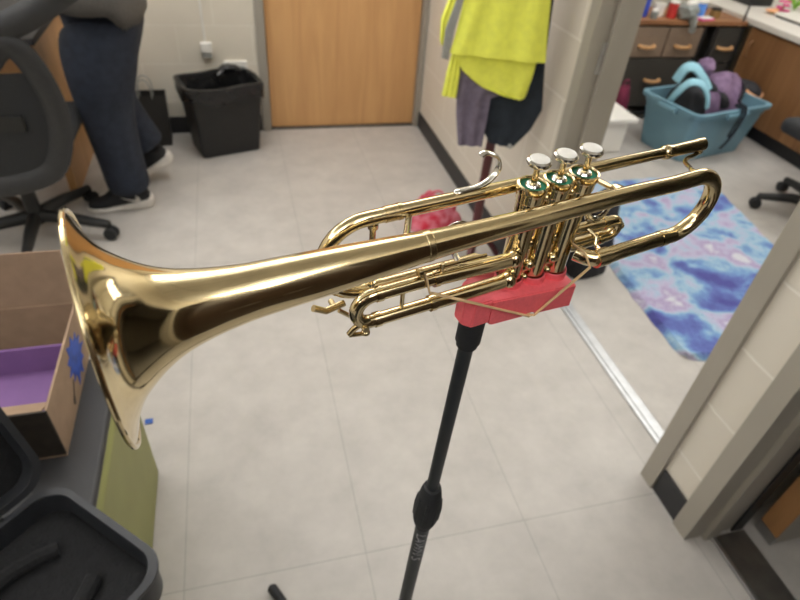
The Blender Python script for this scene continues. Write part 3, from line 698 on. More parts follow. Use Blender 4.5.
# ------------------------------------------------------------------ office chairs
def office_chair(label, loc, rz):
    t = thing('office_chair', label, 'office chair', loc, rz, 'swivel office chairs')
    # back faces -y
    out = [(-.245, .435), (-.31, .53), (-.338, .65), (-.325, .78), (-.285, .875), (-.225, .885), (-.12, .80), (0, .765), (.12, .80), (.225, .885), (.285, .875), (.325, .78), (.338, .65), (.31, .53), (.245, .435), (.12, .395), (0, .385), (-.12, .395)]
    def bow_y(x, z): return -.27-.10*(z-.35)+.22*x*x*1.6
    ip = [Vector((x*.86, bow_y(x*.86, z), z)) for x, z in out]
    f = MB(); f.tube(smooth_path(ip+[ip[0]], 4)[:-1], .044, 14, closed=True, flat=.55); bk = f.build('backrest_frame', M_chair, t)
    g = MB(); rows = []
    for k in range(13):
        z = .40+.40*k/12
        rows.append((z, interp(z, [.38, .43, .53, .65, .78, .85], [.12, .2, .255, .28, .27, .24])))
    rr = []
    for z, hw in rows:
        r = [Vector((hw*q/6, bow_y(hw*q/6, z)-.004, z)) for q in range(-6, 7)]; r += [Vector((v.x, v.y+.012, v.z)) for v in reversed(r)]
        rr.append(r)
    g.rings(rr); g.build('backrest_mesh', M_mesh, bk, angle=60)
    g = MB(); g.tube(smooth_path([(0, -.24, .62), (0, -.20, .45), (0, -.10, .40), (0, .0, .40)], 5), .028, 12, flat=1.6); g.box((-.19, -.305, .60), (.19, -.285, .66), .008); g.build('back_support', M_black, t)
    g = MB(); g.box((-.25, -.20, .42), (.25, .28, .50), .035, 4); g.build('seat', M_mesh, t)
    g = MB(); g.tube(smooth_path([(-.44, -.28, 1.06), (-.30, -.30, .975), (-.14, -.315, .915), (0, -.32, .90), (.14, -.315, .915), (.30, -.30, .975), (.44, -.28, 1.06)], 5), .042, 12, flat=.6); g.tube([(0, -.30, .62), (0, -.315, .90)], .02, 10); g.build('shoulder_rest', M_chair, t)
    g = MB(); g.lathe([(.045, .07), (.05, .10), (.03, .12), (.028, .30), (.05, .36), (.10, .40), (.10, .415)], 20); g.build('gas_lift', M_black, t)
    for k in range(5):
        a = 2*PI*k/5-.24
        g = MB(); g.tube([(.03*math.cos(a), .03*math.sin(a), .095), (.16*math.cos(a), .16*math.sin(a), .092), (.31*math.cos(a), .31*math.sin(a), .072)], [.03, .026, .019], 12, flat=.9); lg = g.build('base_leg', M_black, t)
        g = MB()
        for q in (-1, 1):
            g.lathe([(.012, -.01), (.027, -.009), (.03, 0), (.027, .009), (.012, .01)], 18, axis_at((.31*math.cos(a)-math.sin(a)*.014*q, .31*math.sin(a)+math.cos(a)*.014*q, .03), (-math.sin(a), math.cos(a), 0)))
        g.tube([(.31*math.cos(a), .31*math.sin(a), .03), (.31*math.cos(a), .31*math.sin(a), .08)], .009, 8)
        g.build('caster', M_rubber, lg)
    return t
office_chair('charcoal mesh-backed office chair at the left edge, in front of the person', (-.915, 2.47, 0), -.02)
office_chair('black swivel chair base with one caster showing beside the tie-dye rug', (3.02, 2.10, 0), 1.62)

# desk behind the chair
t = thing('desk', 'light wood desk behind the office chair at the left', 'desk', (-1.55, 3.1, 0))
MB().box((-.75, -.36, .72), (.76, .36, .75), .004).build('desktop', M_greytop, t)
MB().box((.70, -.30, 0), (.735, .34, .72), .003).build('side_panel', M_oak, t)
MB().box((-.735, -.30, 0), (-.70, .34, .72), .003).build('side_panel', M_oak, t)
MB().box((-.70, .29, .12), (.70, .31, .72), .002).build('back_panel', M_oak, t)

# ------------------------------------------------------------------ by the back wall
t = thing('trash_can', 'black plastic trash can beside the oak door', 'trash can', (-.105, 3.293, 0), math.radians(17))
def taper(x0, y0, x1, y1, h, th, bev=.02, n=8):
    def rr(hx, hy, z, r):
        out = []
        for cx, cy, a0 in ((hx-r, hy-r, 0), (-hx+r, hy-r, PI/2), (-hx+r, -hy+r, PI), (hx-r, -hy+r, 1.5*PI)):
            for k in range(n+1):
                a = a0+PI/2*k/n; out.append((cx+r*math.cos(a), cy+r*math.sin(a), z))
        return out
    L2 = [rr(x0-.004, y0-.004, 0, bev), rr(x0, y0, .004, bev), rr(x1, y1, h-.03, bev), rr(x1+.012, y1+.012, h-.028, bev+.008), rr(x1+.014, y1+.014, h, bev+.008), rr(x1-th, y1-th, h, bev), rr(x1-th, y1-th, h-.03, bev), rr(x0-th, y0-th, .01, bev*.8)]
    return L2
c = MB(); c.rings(taper(.165, .11, .195, .135, .385, .006)); c.build('bin_body', M_black, t)
c = MB(); c.box((.10, -.152, .30), (-.10, -.142, .345), .003); c.build('front_lip', M_black, t)
# liner folded over the rim
t2 = thing('bin_liner', 'shiny black plastic liner folded over the trash can rim', 'bin liner', (-.105, 3.293, 0), math.radians(17))
c = MB(); n_ = 72; rings = []
def rrp(hx, hy, z, a, wob):
    p = .22
    c_, s_ = math.cos(a), math.sin(a)
    k_ = (abs(c_)**6+abs(s_)**6)**(-1/6)
    return (hx*c_*k_+wob*c_, hy*s_*k_+wob*s_, z)
for (hx, hy, z, wob, dz) in ((.214, .154, .318, .003, .018), (.213, .153, .345, .003, .0), (.213, .153, .375, .001, 0), (.212, .152, .391, .001, .004), (.196, .136, .392, .001, .005), (.186, .125, .36, .008, 0), (.175, .115, .30, .012, 0)):
    rings.append([rrp(hx, hy, z+dz*math.sin(5*2*PI*k/n_+1), 2*PI*k/n_, wob*(.5+.5*noise.noise(Vector((k*.5, z*20, 0))))) for k in range(n_)])
c.rings(rings, cap=False)
c.build('liner_skirt', M_liner, t2)
c = MB(); c.tube(smooth_path([(.02, .10, .375), (.05, .11, .40), (.09, .115, .412), (.13, .11, .405), (.16, .10, .385)], 5), .011, 10, flat=2.2); c.build('loose_fold', M_liner, t2, rough=.006, freq=50)

t = thing('paper_bag', 'black paper shopping bag with loop handles on the floor behind the person', 'paper bag', (-.505, 3.40, 0), .04)
c = MB(); c.rings([[(-.095, -.07, 0), (.095, -.07, 0), (.095, .07, 0), (-.095, .07, 0)], [(-.10, -.072, .15), (.10, -.072, .15), (.096, .072, .15), (-.096, .072, .15)], [(-.102, -.05, .28), (.102, -.05, .28), (.102, .05, .28), (-.102, .05, .28)], [(-.099, -.047, .28), (.099, -.047, .28), (.099, .047, .28), (-.099, .047, .28)], [(-.09, -.06, .02), (.09, -.06, .02), (.09, .06, .02), (-.09, .06, .02)]])
c.build('bag_body', M_paper_black, t, angle=20)
for yy in (-.049, .049):
    c = MB(); c.tube(smooth_path([(-.035, yy, .25), (-.034, yy, .32), (-.02, yy*.8, .355), (0, yy*.7, .365), (.02, yy*.8, .355), (.034, yy, .32), (.035, yy, .25)], 4), .0032, 8); c.build('handle', M_reflect, t)

t = thing('wall_box', 'white cable box on the wall above and left of the trash can', 'outlet box', (-.155, DY, .475))
MB().box((-.03, -.035, -.005), (.03, 0, .045), .004).build('cover', M_white, t)
MB().box((-.026, -.03, -.035), (.026, 0, -.005), .004).build('socket', M_reflect, t)
MB().box((-.009, -.012, .045), (.002, 0, H-.475), .002).build('raceway', M_white, t)
t = thing('wall_outlet', 'white double outlet plate just above the trash can rim', 'outlet', (-.008, DY, .375))
MB().box((-.065, -.02, -.045), (.065, 0, .045), .003).build('face_plate', M_white, t)
for k in (-1, 1): MB().box((k*.032-.018, -.023, -.03), (k*.032+.018, -.018, .018), .004).build('socket', M_reflect, t)

# ------------------------------------------------------------------ unseen tall cabinet, added so the brass mirrors something dark
M_dkwood = wood_mat('dark_walnut', (64, 48, 36), (46, 34, 26), 'Z', 1, .5)
t = thing('added_dark_cabinet', 'tall dark walnut storage cabinet against the right wall, mirrored along the trumpet bell', 'cabinet', (.92, -1.38, 0))
MB().box((-.19, -.86, .08), (.19, .86, 2.25), .004).build('carcass', M_dkwood, t)
MB().box((-.17, -.85, 0), (.19, .85, .08)).build('plinth', M_base, t)
for k in range(4):
    y0 = -.85+.425*k
    d_ = MB().box((-.212, y0+.004, .10), (-.19, y0+.421, 2.23), .004).build('door', M_dkwood, t)
    yy = y0+(.38 if k % 2 == 0 else .045)
    MB().tube([(-.212, yy, 1.0), (-.235, yy, 1.0), (-.235, yy, 1.14), (-.212, yy, 1.14)], .006, 8).build('handle', M_metal, d_)

# ------------------------------------------------------------------ coat rack and what hangs on it
RK = Vector((.95, 2.0, 0)); vv = Vector((.95, 2.0, 0)).normalized(); uu = Vector((vv.y, -vv.x, 0))
rz = math.atan2(uu.y, uu.x)
t = thing('coat_rack', 'dark red wooden coat rack post standing by the right wall under the coats', 'coat rack', RK, rz)
MB().tube([(0, 0, .03), (0, 0, .9), (0, 0, 1.72)], .019, 16).build('post', M_rack, t)
for k in range(3):
    a = 2*PI*k/3+.5; c = MB(); c.tube(smooth_path([(.0, .0, .14), (.07*math.cos(a), .07*math.sin(a), .10), (.135*math.cos(a), .135*math.sin(a), .012)], 4), .013, 10); c.build('foot', M_rack, t)
for k in range(4):
    a = 2*PI*k/4+.78; c = MB(); c.tube(smooth_path([(.0, .0, 1.60), (.06*math.cos(a), .06*math.sin(a), 1.60), (.09*math.cos(a), .09*math.sin(a), 1.65)], 4), .008, 8); c.sphere((.09*math.cos(a), .09*math.sin(a), 1.655), .014); c.build('hook', M_rack, t)

def drape(rows, nseg=40, rip=.006, fold=9, pw=.55, ph=0.):
    mb = MB(); R_ = []
    # resample rows smoothly
    def lerp(a, b_, t): return a+(b_-a)*t
    rs = []
    for i in range(len(rows)-1):
        for k in range(4):
            t = k/4; a, b_ = rows[i], rows[i+1]
            rs.append([(lerp(a[0][0], b_[0][0], t), lerp(a[0][1], b_[0][1], t)), (lerp(a[1][0], b_[1][0], t), lerp(a[1][1], b_[1][1], t)), lerp(a[2], b_[2], t), lerp(a[3], b_[3], t)])
    rs.append(rows[-1])
    for i, (Lp, Rp, th, v0) in enumerate(rs):
        r = []
        for k in range(nseg):
            a = 2*PI*k/nseg; c_, s_ = math.cos(a), math.sin(a)
            fx = .5+.5*math.copysign(abs(c_)**.8, c_)
            u = Lp[0]+(Rp[0]-Lp[0])*fx; z = Lp[1]+(Rp[1]-Lp[1])*fx
            v = v0+th*math.copysign(abs(s_)**pw, s_)+rip*math.sin(fold*fx*2+ph+i*.12)+rip*.5*noise.noise(Vector((u*25, z*8, ph)))
            r.append((u, v, z))
        R_.append(r)
    mb.rings(R_)
    return mb
t = thing('high_visibility_vest', 'bright yellow high visibility vest hanging at the front of the coat rack', 'vest', RK, rz)
drape([((-.05, 1.62), (.03, 1.62), .012, -.075), ((-.13, 1.52), (.07, 1.52), .014, -.10), ((-.165, 1.25), (.09, 1.27), .015, -.105), ((-.175, 1.08), (.107, 1.12), .015, -.105), ((-.185, .99), (.12, 1.02), .015, -.105), ((-.198, .921), (.134, .928), .015, -.105)], ph=.4).build('front_panel', M_vest, t, angle=60)
drape([((-.19, .96), (.11, .96), .009, -.078), ((-.185, .915), (.105, .91), .009, -.078), ((-.150, .858), (.102, .865), .009, -.078), ((-.11, .83), (.098, .835), .009, -.078), ((-.07, .808), (.094, .808), .009, -.078), ((-.01, .795), (.089, .788), .008, -.078), ((.03, .788), (.08, .782), .006, -.078)], rip=.004).build('back_panel', M_vest, t, angle=60)
drape([((-.17, 1.30), (-.12, 1.30), .012, -.075), ((-.225, 1.09), (-.19, 1.08), .012, -.075), ((-.246, 1.02), (-.20, 1.0), .012, -.075), ((-.242, .95), (-.20, .94), .010, -.075), ((-.235, .935), (-.205, .93), .006, -.075)], rip=.003).build('side_panel', M_vest, t, angle=60)
drape([((-.19, .94), (-.165, .93), .006, -.072), ((-.205, .84), (-.155, .84), .007, -.072), ((-.213, .757), (-.157, .755), .006, -.072)], rip=.003).build('tie_tail', M_vest, t, angle=60)
drape([((-.165, 1.2), (-.145, 1.2), .003, -.122), ((-.198, 1.085), (-.172, 1.09), .003, -.122), ((-.222, 1.0), (-.19, 1.0), .003, -.122), ((-.226, .90), (-.2, .895), .003, -.106)], rip=.001).build('reflective_strip', M_reflect, t, angle=60)
t = thing('scarf', 'grey purple knitted garment hanging below the yellow vest', 'garment', RK, rz)
drape([((-.08, 1.60), (.0, 1.60), .010, -.048), ((-.15, 1.3), (.06, 1.3), .010, -.050), ((-.165, .95), (.08, .93), .010, -.052), ((-.168, .87), (.06, .81), .010, -.052), ((-.165, .80), (-.03, .765), .012, -.052), ((-.150, .68), (-.03, .68), .012, -.052), ((-.128, .568), (-.033, .575), .010, -.052)], fold=7).build('knit_panel', M_purple_cloth, t, angle=60)
t = thing('jacket', 'dark navy jacket hanging behind the yellow vest on the coat rack', 'jacket', RK, rz)
drape([((-.06, 1.60), (.04, 1.60), .010, -.022), ((-.14, 1.45), (.10, 1.45), .012, -.024), ((-.17, 1.1), (.12, 1.1), .014, -.024), ((-.195, .80), (.135, .92), .013, -.024), ((-.10, .72), (.165, .74), .014, -.024), ((-.035, .62), (.14, .66), .014, -.024), ((-.01, .585), (.085, .575), .010, -.024)], rip=.004, fold=8).build('jacket_body', M_navy_cloth, t, angle=60)
c = MB(); c.sphere((.075, -.038, .585), .010, (1, .5, 1)); c.build('snap_button', M_reflect, t)

t = thing('red_bag', 'small red bag with pale print slumped on the floor near the coat rack', 'bag', (.86, 2.30, 0), -.1)
rows = []
for k in range(9):
    z = .165*k/8; w_ = .135*(1-.45*(k/8)**2); d_ = .075*(1-.7*(k/8))
    rows.append([(w_*math.cos(a)*(1+.08*math.sin(3*a+k)), d_*math.sin(a), z+(.02*math.sin(4*a) if k > 4 else 0)) for a in [2*PI*q/28 for q in range(28)]])
c = MB(); c.rings(rows); c.build('bag_body', M_redbag, t, rough=.012, freq=22)
c = MB(); c.tube(smooth_path([(-.05, 0, .14), (-.03, -.01, .185), (.0, 0, .195), (.03, .01, .18), (.04, 0, .14)], 4), .006, 8); c.build('handle', M_redbag, t)
# ------------------------------------------------------------------ bench, cardboard box, case (left foreground)
t = thing('bench', 'low storage bench with olive green side and dark grey top, at the left', 'bench', (-.80, .30, 0))
MB().box((-.56, -.72, 0), (.46, .81, .462), .02, 3).build('body', M_green, t)
MB().box((-.565, -.725, .458), (.452, .815, .48), .009, 3).build('cushion_top', M_greytop, t)

t = thing('cardboard_box', 'open brown cardboard box with blue starburst print, standing on the bench', 'box', (-.63, .995, .48))
hw_, hd_, hh = .215, .165, .138
MB().box((-hw_, -hd_, 0), (hw_, hd_, .005)).build('bottom', M_card, t)
MB().box((-hw_, -hd_, .005), (hw_, -hd_+.005, hh), .001).build('front_wall', M_card_dk, t)  # dark colour holds this face's shade as well as its print
MB().box((-hw_, hd_-.005, .005), (hw_, hd_, hh), .001).build('back_wall', M_card, t)
MB().box((-hw_, -hd_+.005, .005), (-hw_+.005, hd_-.005, hh), .001).build('side_wall', M_card, t)
sw_ = MB().box((hw_-.005, -hd_+.005, .005), (hw_, hd_-.005, hh), .001).build('side_wall', M_card, t)
c = MB(); sb = []
rr_ = random.Random(4)
for k in range(22):
    a = 2*PI*k/22; r = (.046 if k % 2 else .029)*(.85+.3*rr_.random())*1.05; sb.append((.050+r*math.cos(a)*1.45, .072+r*math.sin(a)*1.15))
c.prism(sb, .0015, Matrix.Translation((hw_-.0003, 0, 0)) @ Matrix(((0, 0, 1, 0), (1, 0, 0, 0), (0, 1, 0, 0), (0, 0, 0, 1)))); c.build('blue_print', M_blueprint, sw_)
c = MB(); Q = Matrix.Translation((hw_-.0003, 0, 0)) @ Matrix(((0, 0, 1, 0), (1, 0, 0, 0), (0, 1, 0, 0), (0, 0, 0, 1)))
c.prism([(-.008, .058), (-.036, .030), (-.033, .027), (-.004, .055)], .0012, Q); c.prism([(-.046, .026), (-.036, .036), (-.029, .026), (-.037, .016), (-.045, .018)], .0012, Q); c.build('arrow_print', M_card_dk, sw_)
fl = MB(); fl.box((-hw_, 0, 0), (hw_, .004, .135), .001, 2, Matrix.Translation((0, hd_-.002, hh)) @ Matrix.Rotation(-.12, 4, 'X')); fl.build('flap', M_card, t)
fl = MB(); fl.box((-hw_+.01, 0, 0), (hw_-.01, .05, .004), .001, 2, Matrix.Translation((0, -hd_+.004, hh-.004)) @ Matrix.Rotation(-.5, 4, 'X')); fl.build('flap', M_card, t)
fl = MB(); fl.box((-.004, -hd_, 0), (0, hd_, .12), .001, 2, Matrix.Translation((-hw_+.002, 0, hh)) @ Matrix.Rotation(-.35, 4, 'Y')); fl.build('flap', M_card, t)
t = thing('purple_folder', 'bright purple card folder lying open inside the cardboard box', 'folder', (-.63, .995, .4855))
MB().box((-.19, -.12, 0), (.203, .075, .012), .002).build('lower_leaf', M_purple, t)
MB().box((-.19, .073, .0), (.203, .082, .085), .002, 2, Matrix.Rotation(-.12, 4, 'X')).build('upright_leaf', M_purple, t)

# trumpet case
ca = math.radians(136)
t = thing('trumpet_case', 'open black trumpet case with plush lining on the bench corner', 'case', (-.477, .412, .48), ca-PI/2)
# local: +y along far edge normal?  x axis = d1 rotated; tray spans x (width) and y (length)
def rrect(hx, hy, z, r, n=8):
    out = []
    for cx, cy, a0 in ((hx-r, hy-r, 0), (-hx+r, hy-r, PI/2), (-hx+r, -hy+r, PI), (hx-r, -hy+r, 1.5*PI)):
        for k in range(n+1):
            a = a0+PI/2*k/n; out.append((cx+r*math.cos(a), cy+r*math.sin(a), z))
    return out
hx_, hy_ = .27, .14          # x = length (d2), y = width (d1)
def shell(hx, hy, h, r=.05):
    c = MB(); c.rings([rrect(hx-.02, hy-.02, 0, r*.7), rrect(hx-.006, hy-.006, .006, r), rrect(hx, hy, .02, r), rrect(hx, hy, h-.012, r), rrect(hx+.004, hy+.004, h-.008, r), rrect(hx+.004, hy+.004, h, r), rrect(hx-.008, hy-.008, h+.001, r*.9), rrect(hx-.010, hy-.010, h-.006, r*.9), rrect(hx-.014, hy-.014, .03, r*.8)])
    return c
tray = shell(hx_, hy_, .095).build('tray', M_case, t, angle=50)
c = MB(); c.rings([rrect(hx_-.013, hy_-.013, .028, .042), rrect(hx_-.013, hy_-.013, .055, .042), rrect(hx_-.03, hy_-.03, .06, .035), rrect(hx_-.07, hy_-.06, .05, .03)]); lin_ = c.build('lining', M_plush, t, angle=60)
c = MB(); c.tube(smooth_path([(.2, .05, .058), (.13, .075, .062), (.02, .07, .062), (-.05, .03, .062), (-.12, .03, .06), (-.2, .05, .058)], 6), .014, 10); c.tube(smooth_path([(.2, -.04, .058), (.12, -.07, .062), (.0, -.06, .062), (-.1, -.05, .06)], 6), .014, 10); c.build('padding_roll', M_plush, lin_)
lid = shell(hx_, hy_, .06)
lidM = Matrix.Translation((0, hy_+.006, .098)) @ Matrix.Rotation(math.radians(66), 4, 'X') @ Matrix.Translation((0, hy_+.006, -.060))
for v in lid.bm.verts: v.co = lidM @ v.co
lid_o = lid.build('lid', M_case, t, angle=50)
c = MB(); c.rings([rrect(hx_-.013, hy_-.013, .02, .042), rrect(hx_-.013, hy_-.013, .035, .042), rrect(hx_-.04, hy_-.04, .036, .03)], M=lidM); c.build('lid_lining', M_plush, lid_o, angle=60)
for xx in (-.15, .15):
    c = MB(); c.tube([(xx-.03, hy_+.006, .098), (xx+.03, hy_+.006, .098)], .005, 10); c.build('hinge', M_black, t)

t = props(MB().box((-.012, -.010, 0), (.012, .010, .004), .001).build('tape_scrap', M_bluetape, loc=(-.385, 1.30, 0)), 'tiny scrap of blue tape on the floor beside the green bench', 'tape')

# ------------------------------------------------------------------ the office beyond the doorway
rg = []
cs = [(1.555, 1.215), (2.42, 1.165), (2.70, 2.62), (1.64, 2.62)]
bm = bmesh.new(); nx, ny = 44, 60; grid = []
for j in range(ny+1):
    row = []
    for i in range(nx+1):
        s_, q_ = i/nx, j/ny
        # rounded, ragged edge
        p = Vector(cs[0]).lerp(Vector(cs[1]), s_).lerp(Vector(cs[3]).lerp(Vector(cs[2]), s_), q_)
        c0 = Vector((2.08, 1.9))
        ex, ey = abs(s_-.5)*2, abs(q_-.5)*2
        k_ = max(0, (ex**14+ey**14)-1)*.055
        p = p+(c0-p)*k_
        e_ = max(ex, ey)
        wob = .012*noise.noise(Vector((p.x*9, p.y*9, 2)))*(e_ > .93)
        z = .004 if e_ > .985 else .026+.006*noise.noise(Vector((p.x*30, p.y*30, 0)))
        row.append(bm.verts.new((p.x+wob, p.y+wob, z)))
    grid.append(row)
for j in range(ny):
    for i in range(nx): bm.faces.new((grid[j][i], grid[j][i+1], grid[j+1][i+1], grid[j+1][i]))
bd = [e for e in bm.edges if e.is_boundary]
ex = bmesh.ops.extrude_edge_only(bm, edges=bd)
for v in ex['geom']:
    if isinstance(v, bmesh.types.BMVert): v.co.z = 0
bmesh.ops.recalc_face_normals(bm, faces=bm.faces)
rg = MB(); rg.bm.free(); rg.bm = bm
props(rg.build('rug', M_rug), 'blue, purple and white tie-dye shag rug on the office floor', 'rug')

# dark bag on the floor just inside the doorway
t = thing('black_bag', 'dark fabric bag on the floor behind the valves, at the rug corner', 'bag', (1.455, 1.865, .0), .25)
rows = []
for k in range(9):
    z = .36*k/8; w_ = .105*(1-.25*(k/8)**2); d_ = .085*(1-.5*(k/8)**2)
    rows.append([(w_*math.copysign(abs(math.cos(a))**.6, math.cos(a)), d_*math.copysign(abs(math.sin(a))**.6, math.sin(a)), z) for a in [2*PI*q/28 for q in range(28)]])
c = MB(); c.rings(rows); c.build('bag_body', M_blackcloth, t, rough=.010, freq=12)
c = MB(); c.tube(smooth_path([(-.04, 0, .345), (-.03, 0, .40), (.03, 0, .40), (.04, 0, .345)], 4), .006, 8); c.build('handle', M_blackcloth, t)

# blue tote with bags in it
TO = Vector((2.60, 2.74, 0)); ta = math.radians(13)
tu = Vector((math.cos(ta), math.sin(ta), 0)); tv_ = Vector((-math.sin(ta), math.cos(ta), 0))
tc_ = TO+tu*.35+tv_*.235
t = thing('storage_tote', 'pale blue plastic storage tote full of bags on the office floor', 'tote', tc_, ta)
c = MB(); c.rings([rrect(.28, .17, 0, .04), rrect(.285, .175, .006, .04), rrect(.325, .215, .27, .05), rrect(.33, .22, .275, .05), rrect(.33, .22, .30, .05), rrect(.348, .238, .305, .05), rrect(.35, .24, .33, .05), rrect(.325, .215, .33, .045), rrect(.322, .212, .30, .045), rrect(.275, .165, .012, .035)])
tb = c.build('tub', M_tote, t, angle=40)
c = MB()
for xx in (-.2, -.1, .0, .1, .2): c.box((xx-.012, -.222, .03), (xx+.012, -.20, .26), .006)
for yy in (-.09, .09): c.box((-.332, yy-.012, .03), (-.305, yy+.012, .26), .006)
T_ = MB()
c.bm.free()
c = MB(); c.box((-.10, -.255, .285), (.10, -.235, .315), .006); c.build('handle', M_tote, tb); c = MB(); c.box((-.365, -.07, .285), (-.345, .07, .315), .006); c.build('handle', M_tote, tb)

def lump(name, label, cat, loc, sz, m, rz=0, rough=.02, freq=9, parent=None, pw=.7):
    c = MB(); c.sphere((0, 0, sz[2]), 1.0, sz, u=28, v=18)
    o = c.build(name, m, parent, rough=rough, freq=freq)
    if not parent:
        o.location = loc; o.rotation_euler = (0, 0, rz); props(o, label, cat)
    return o
def tl(a, b_, z): return tc_+tu*a+tv_*b_+Vector((0, 0, z))
t = thing('backpack', 'black backpack with aqua shoulder straps at the left in the blue tote', 'backpack', tl(-.155, .03, .035), ta)
lump('pack_body', None, None, None, (.11, .15, .19), M_blackcloth, parent=t)
c = MB(); c.tube(smooth_path([(-.135, .02, .27), (-.15, -.03, .36), (-.125, -.07, .425), (-.07, -.11, .42), (-.02, -.14, .36), (.0, -.155, .29)], 6), .026, 12, flat=.5); c.build('shoulder_strap', M_aqua, t)
c = MB(); c.tube(smooth_path([(-.06, .08, .38), (-.04, .06, .46), (.0, .02, .47), (.04, -.03, .42), (.07, -.07, .36)], 6), .033, 12, flat=.5); c.build('shoulder_strap', M_aqua, t)
c = MB(); c.tube(smooth_path([(.10, -.02, .38), (.13, -.08, .35), (.155, -.14, .315), (.17, -.155, .27)], 6), .03, 12, flat=.6); c.build('black_strap', M_blackcloth, t)
t = thing('lilac_bag', 'lilac grey soft bag bulging from the middle of the blue tote', 'bag', tl(.085, .0, .014), ta+.1)
lump('bag_body', None, None, None, (.165, .16, .235), M_lilac, parent=t, rough=.03, freq=11)
c = MB(); c.sphere((-.15, .06, .49), .06, (1, .9, .9)); c.build('gathered_top', M_lilac, t, rough=.012, freq=30)
c = MB(); c.tube(smooth_path([(.0, -.15, .33), (.06, -.12, .40), (.14, -.02, .39), (.15, .08, .34)], 5), .02, 10, flat=.5); c.build('zip_band', M_blackcloth, t)
t = thing('tote_strap', 'dark webbing strap hanging over the front of the blue tote', 'strap', tl(.02, -.243, .0), ta)
c = MB(); c.tube(smooth_path([(.035, .055, .345), (.03, .02, .345), (.02, -.005, .342), (.015, -.018, .30), (.0, -.012, .20), (-.03, -.008, .13), (-.06, -.002, .09)], 6), .013, 10, flat=.35); c.build('webbing', M_navy_cloth, t)
c = MB(); c.tube(smooth_path([(.0, .055, .345), (-.005, .02, .345), (-.01, -.005, .342), (-.02, -.018, .30), (-.035, -.012, .22), (-.04, -.008, .17)], 6), .011, 10, flat=.35); c.build('webbing', M_navy_cloth, t)
t = thing('blue_crate', 'small blue crate between the blue tote and the brown cabinet', 'crate', (3.315, 3.23, 0), ta)
c = MB(); c.rings([rrect(.05, .10, 0, .015), rrect(.055, .105, .27, .015), rrect(.048, .098, .27, .012), rrect(.045, .095, .01, .012)]); c.build('crate_body', M_blue, t)
t = thing('black_pouch', 'black zipped pouch on the blue crate beside the brown cabinet', 'pouch', (3.296, 3.20, .27), ta)
lump('pouch_body', None, None, None, (.075, .13, .055), M_blackcloth, parent=t, rough=.012)
c = MB(); c.tube(smooth_path([(-.07, -.06, .07), (-.05, -.11, .05), (.0, -.125, .035), (.05, -.11, .05)], 4), .008, 8); c.build('trim', M_peach, t)

t = thing('white_tub', 'white lidded plastic tub just inside the office doorway', 'tub', (2.12, 3.14, 0))
MB().box((-.21, -.15, 0), (.21, .15, .215), .012, 3).build('tub_body', M_white, t)
MB().box((-.25, -.18, .205), (.25, .18, .235), .008, 3).build('lid', M_white, t)
t = thing('maroon_bag', 'maroon bag standing between the white tub and the blue tote', 'bag', (2.47, 3.33, 0), .3)
rows = []
for k in range(8):
    z = .30*k/7; w_ = .075*(1-.35*(k/7)**2); d_ = .06*(1-.6*(k/7)**2)
    rows.append([(w_*math.cos(a), d_*math.sin(a), z) for a in [2*PI*q/24 for q in range(24)]])
c = MB(); c.rings(rows); c.build('bag_body', M_maroon, t, rough=.014, freq=14)
c = MB(); c.tube(smooth_path([(-.03, 0, .29), (-.02, 0, .34), (.02, 0, .34), (.03, 0, .29)], 4), .006, 8); c.build('handle', M_maroon, t)

# dresser with fabric drawers
t = thing('dresser', 'dresser with taupe and charcoal fabric drawers and wooden pull handles', 'dresser', (2.2, 3.5, 0))
MB().box((-.02, -.01, .64), (1.20, .36, .668), .003).build('top_board', M_rustic, t)
c = MB()
for xx in (0, .875, .965, 1.185):
    for yy in (.0, .34): c.box((xx-.012, yy, 0), (xx+.012, yy+.02, .64))
c.box((0, 0, .04), (1.185, .02, .055)); c.box((0, .34, .04), (1.185, .36, .055))
c.box((-.012, .34, .0), (1.197, .355, .64))
c.build('frame', M_black, t)
c = MB(); c.tube([(.80, .35, .668), (.80, .35, .77), (1.15, .35, .77), (1.15, .0, .77), (1.15, .0, .668)], .008, 8); c.build('rail', M_black, t)
def drawer(x0, x1, z0, z1, m, zh):
    o = MB().box((x0, -.004, z0), (x1, .33, z1), .006, 2).build('drawer', m, t)
    xc, zc_ = (x0+x1)/2, zh
    h = MB(); h.tube(smooth_path([(xc-.055, -.003, zc_), (xc-.05, -.03, zc_), (xc, -.036, zc_-.004), (xc+.05, -.03, zc_), (xc+.055, -.003, zc_)], 4), .012, 10, flat=.7); h.build('handle', M_handle, o)
for x0, x1 in ((.015, .30), (.31, .59), (.60, .86)):
    drawer(x0, x1, .435, .625, M_drawer_br, .51)
for x0, x1 in ((.015, .29), (.30, .86)):
    drawer(x0, x1, .10, .425, M_drawer_dk, .285)
drawer(.98, 1.17, .40, .625, M_drawer_dk, .50); drawer(.98, 1.17, .10, .39, M_drawer_dk, .25)

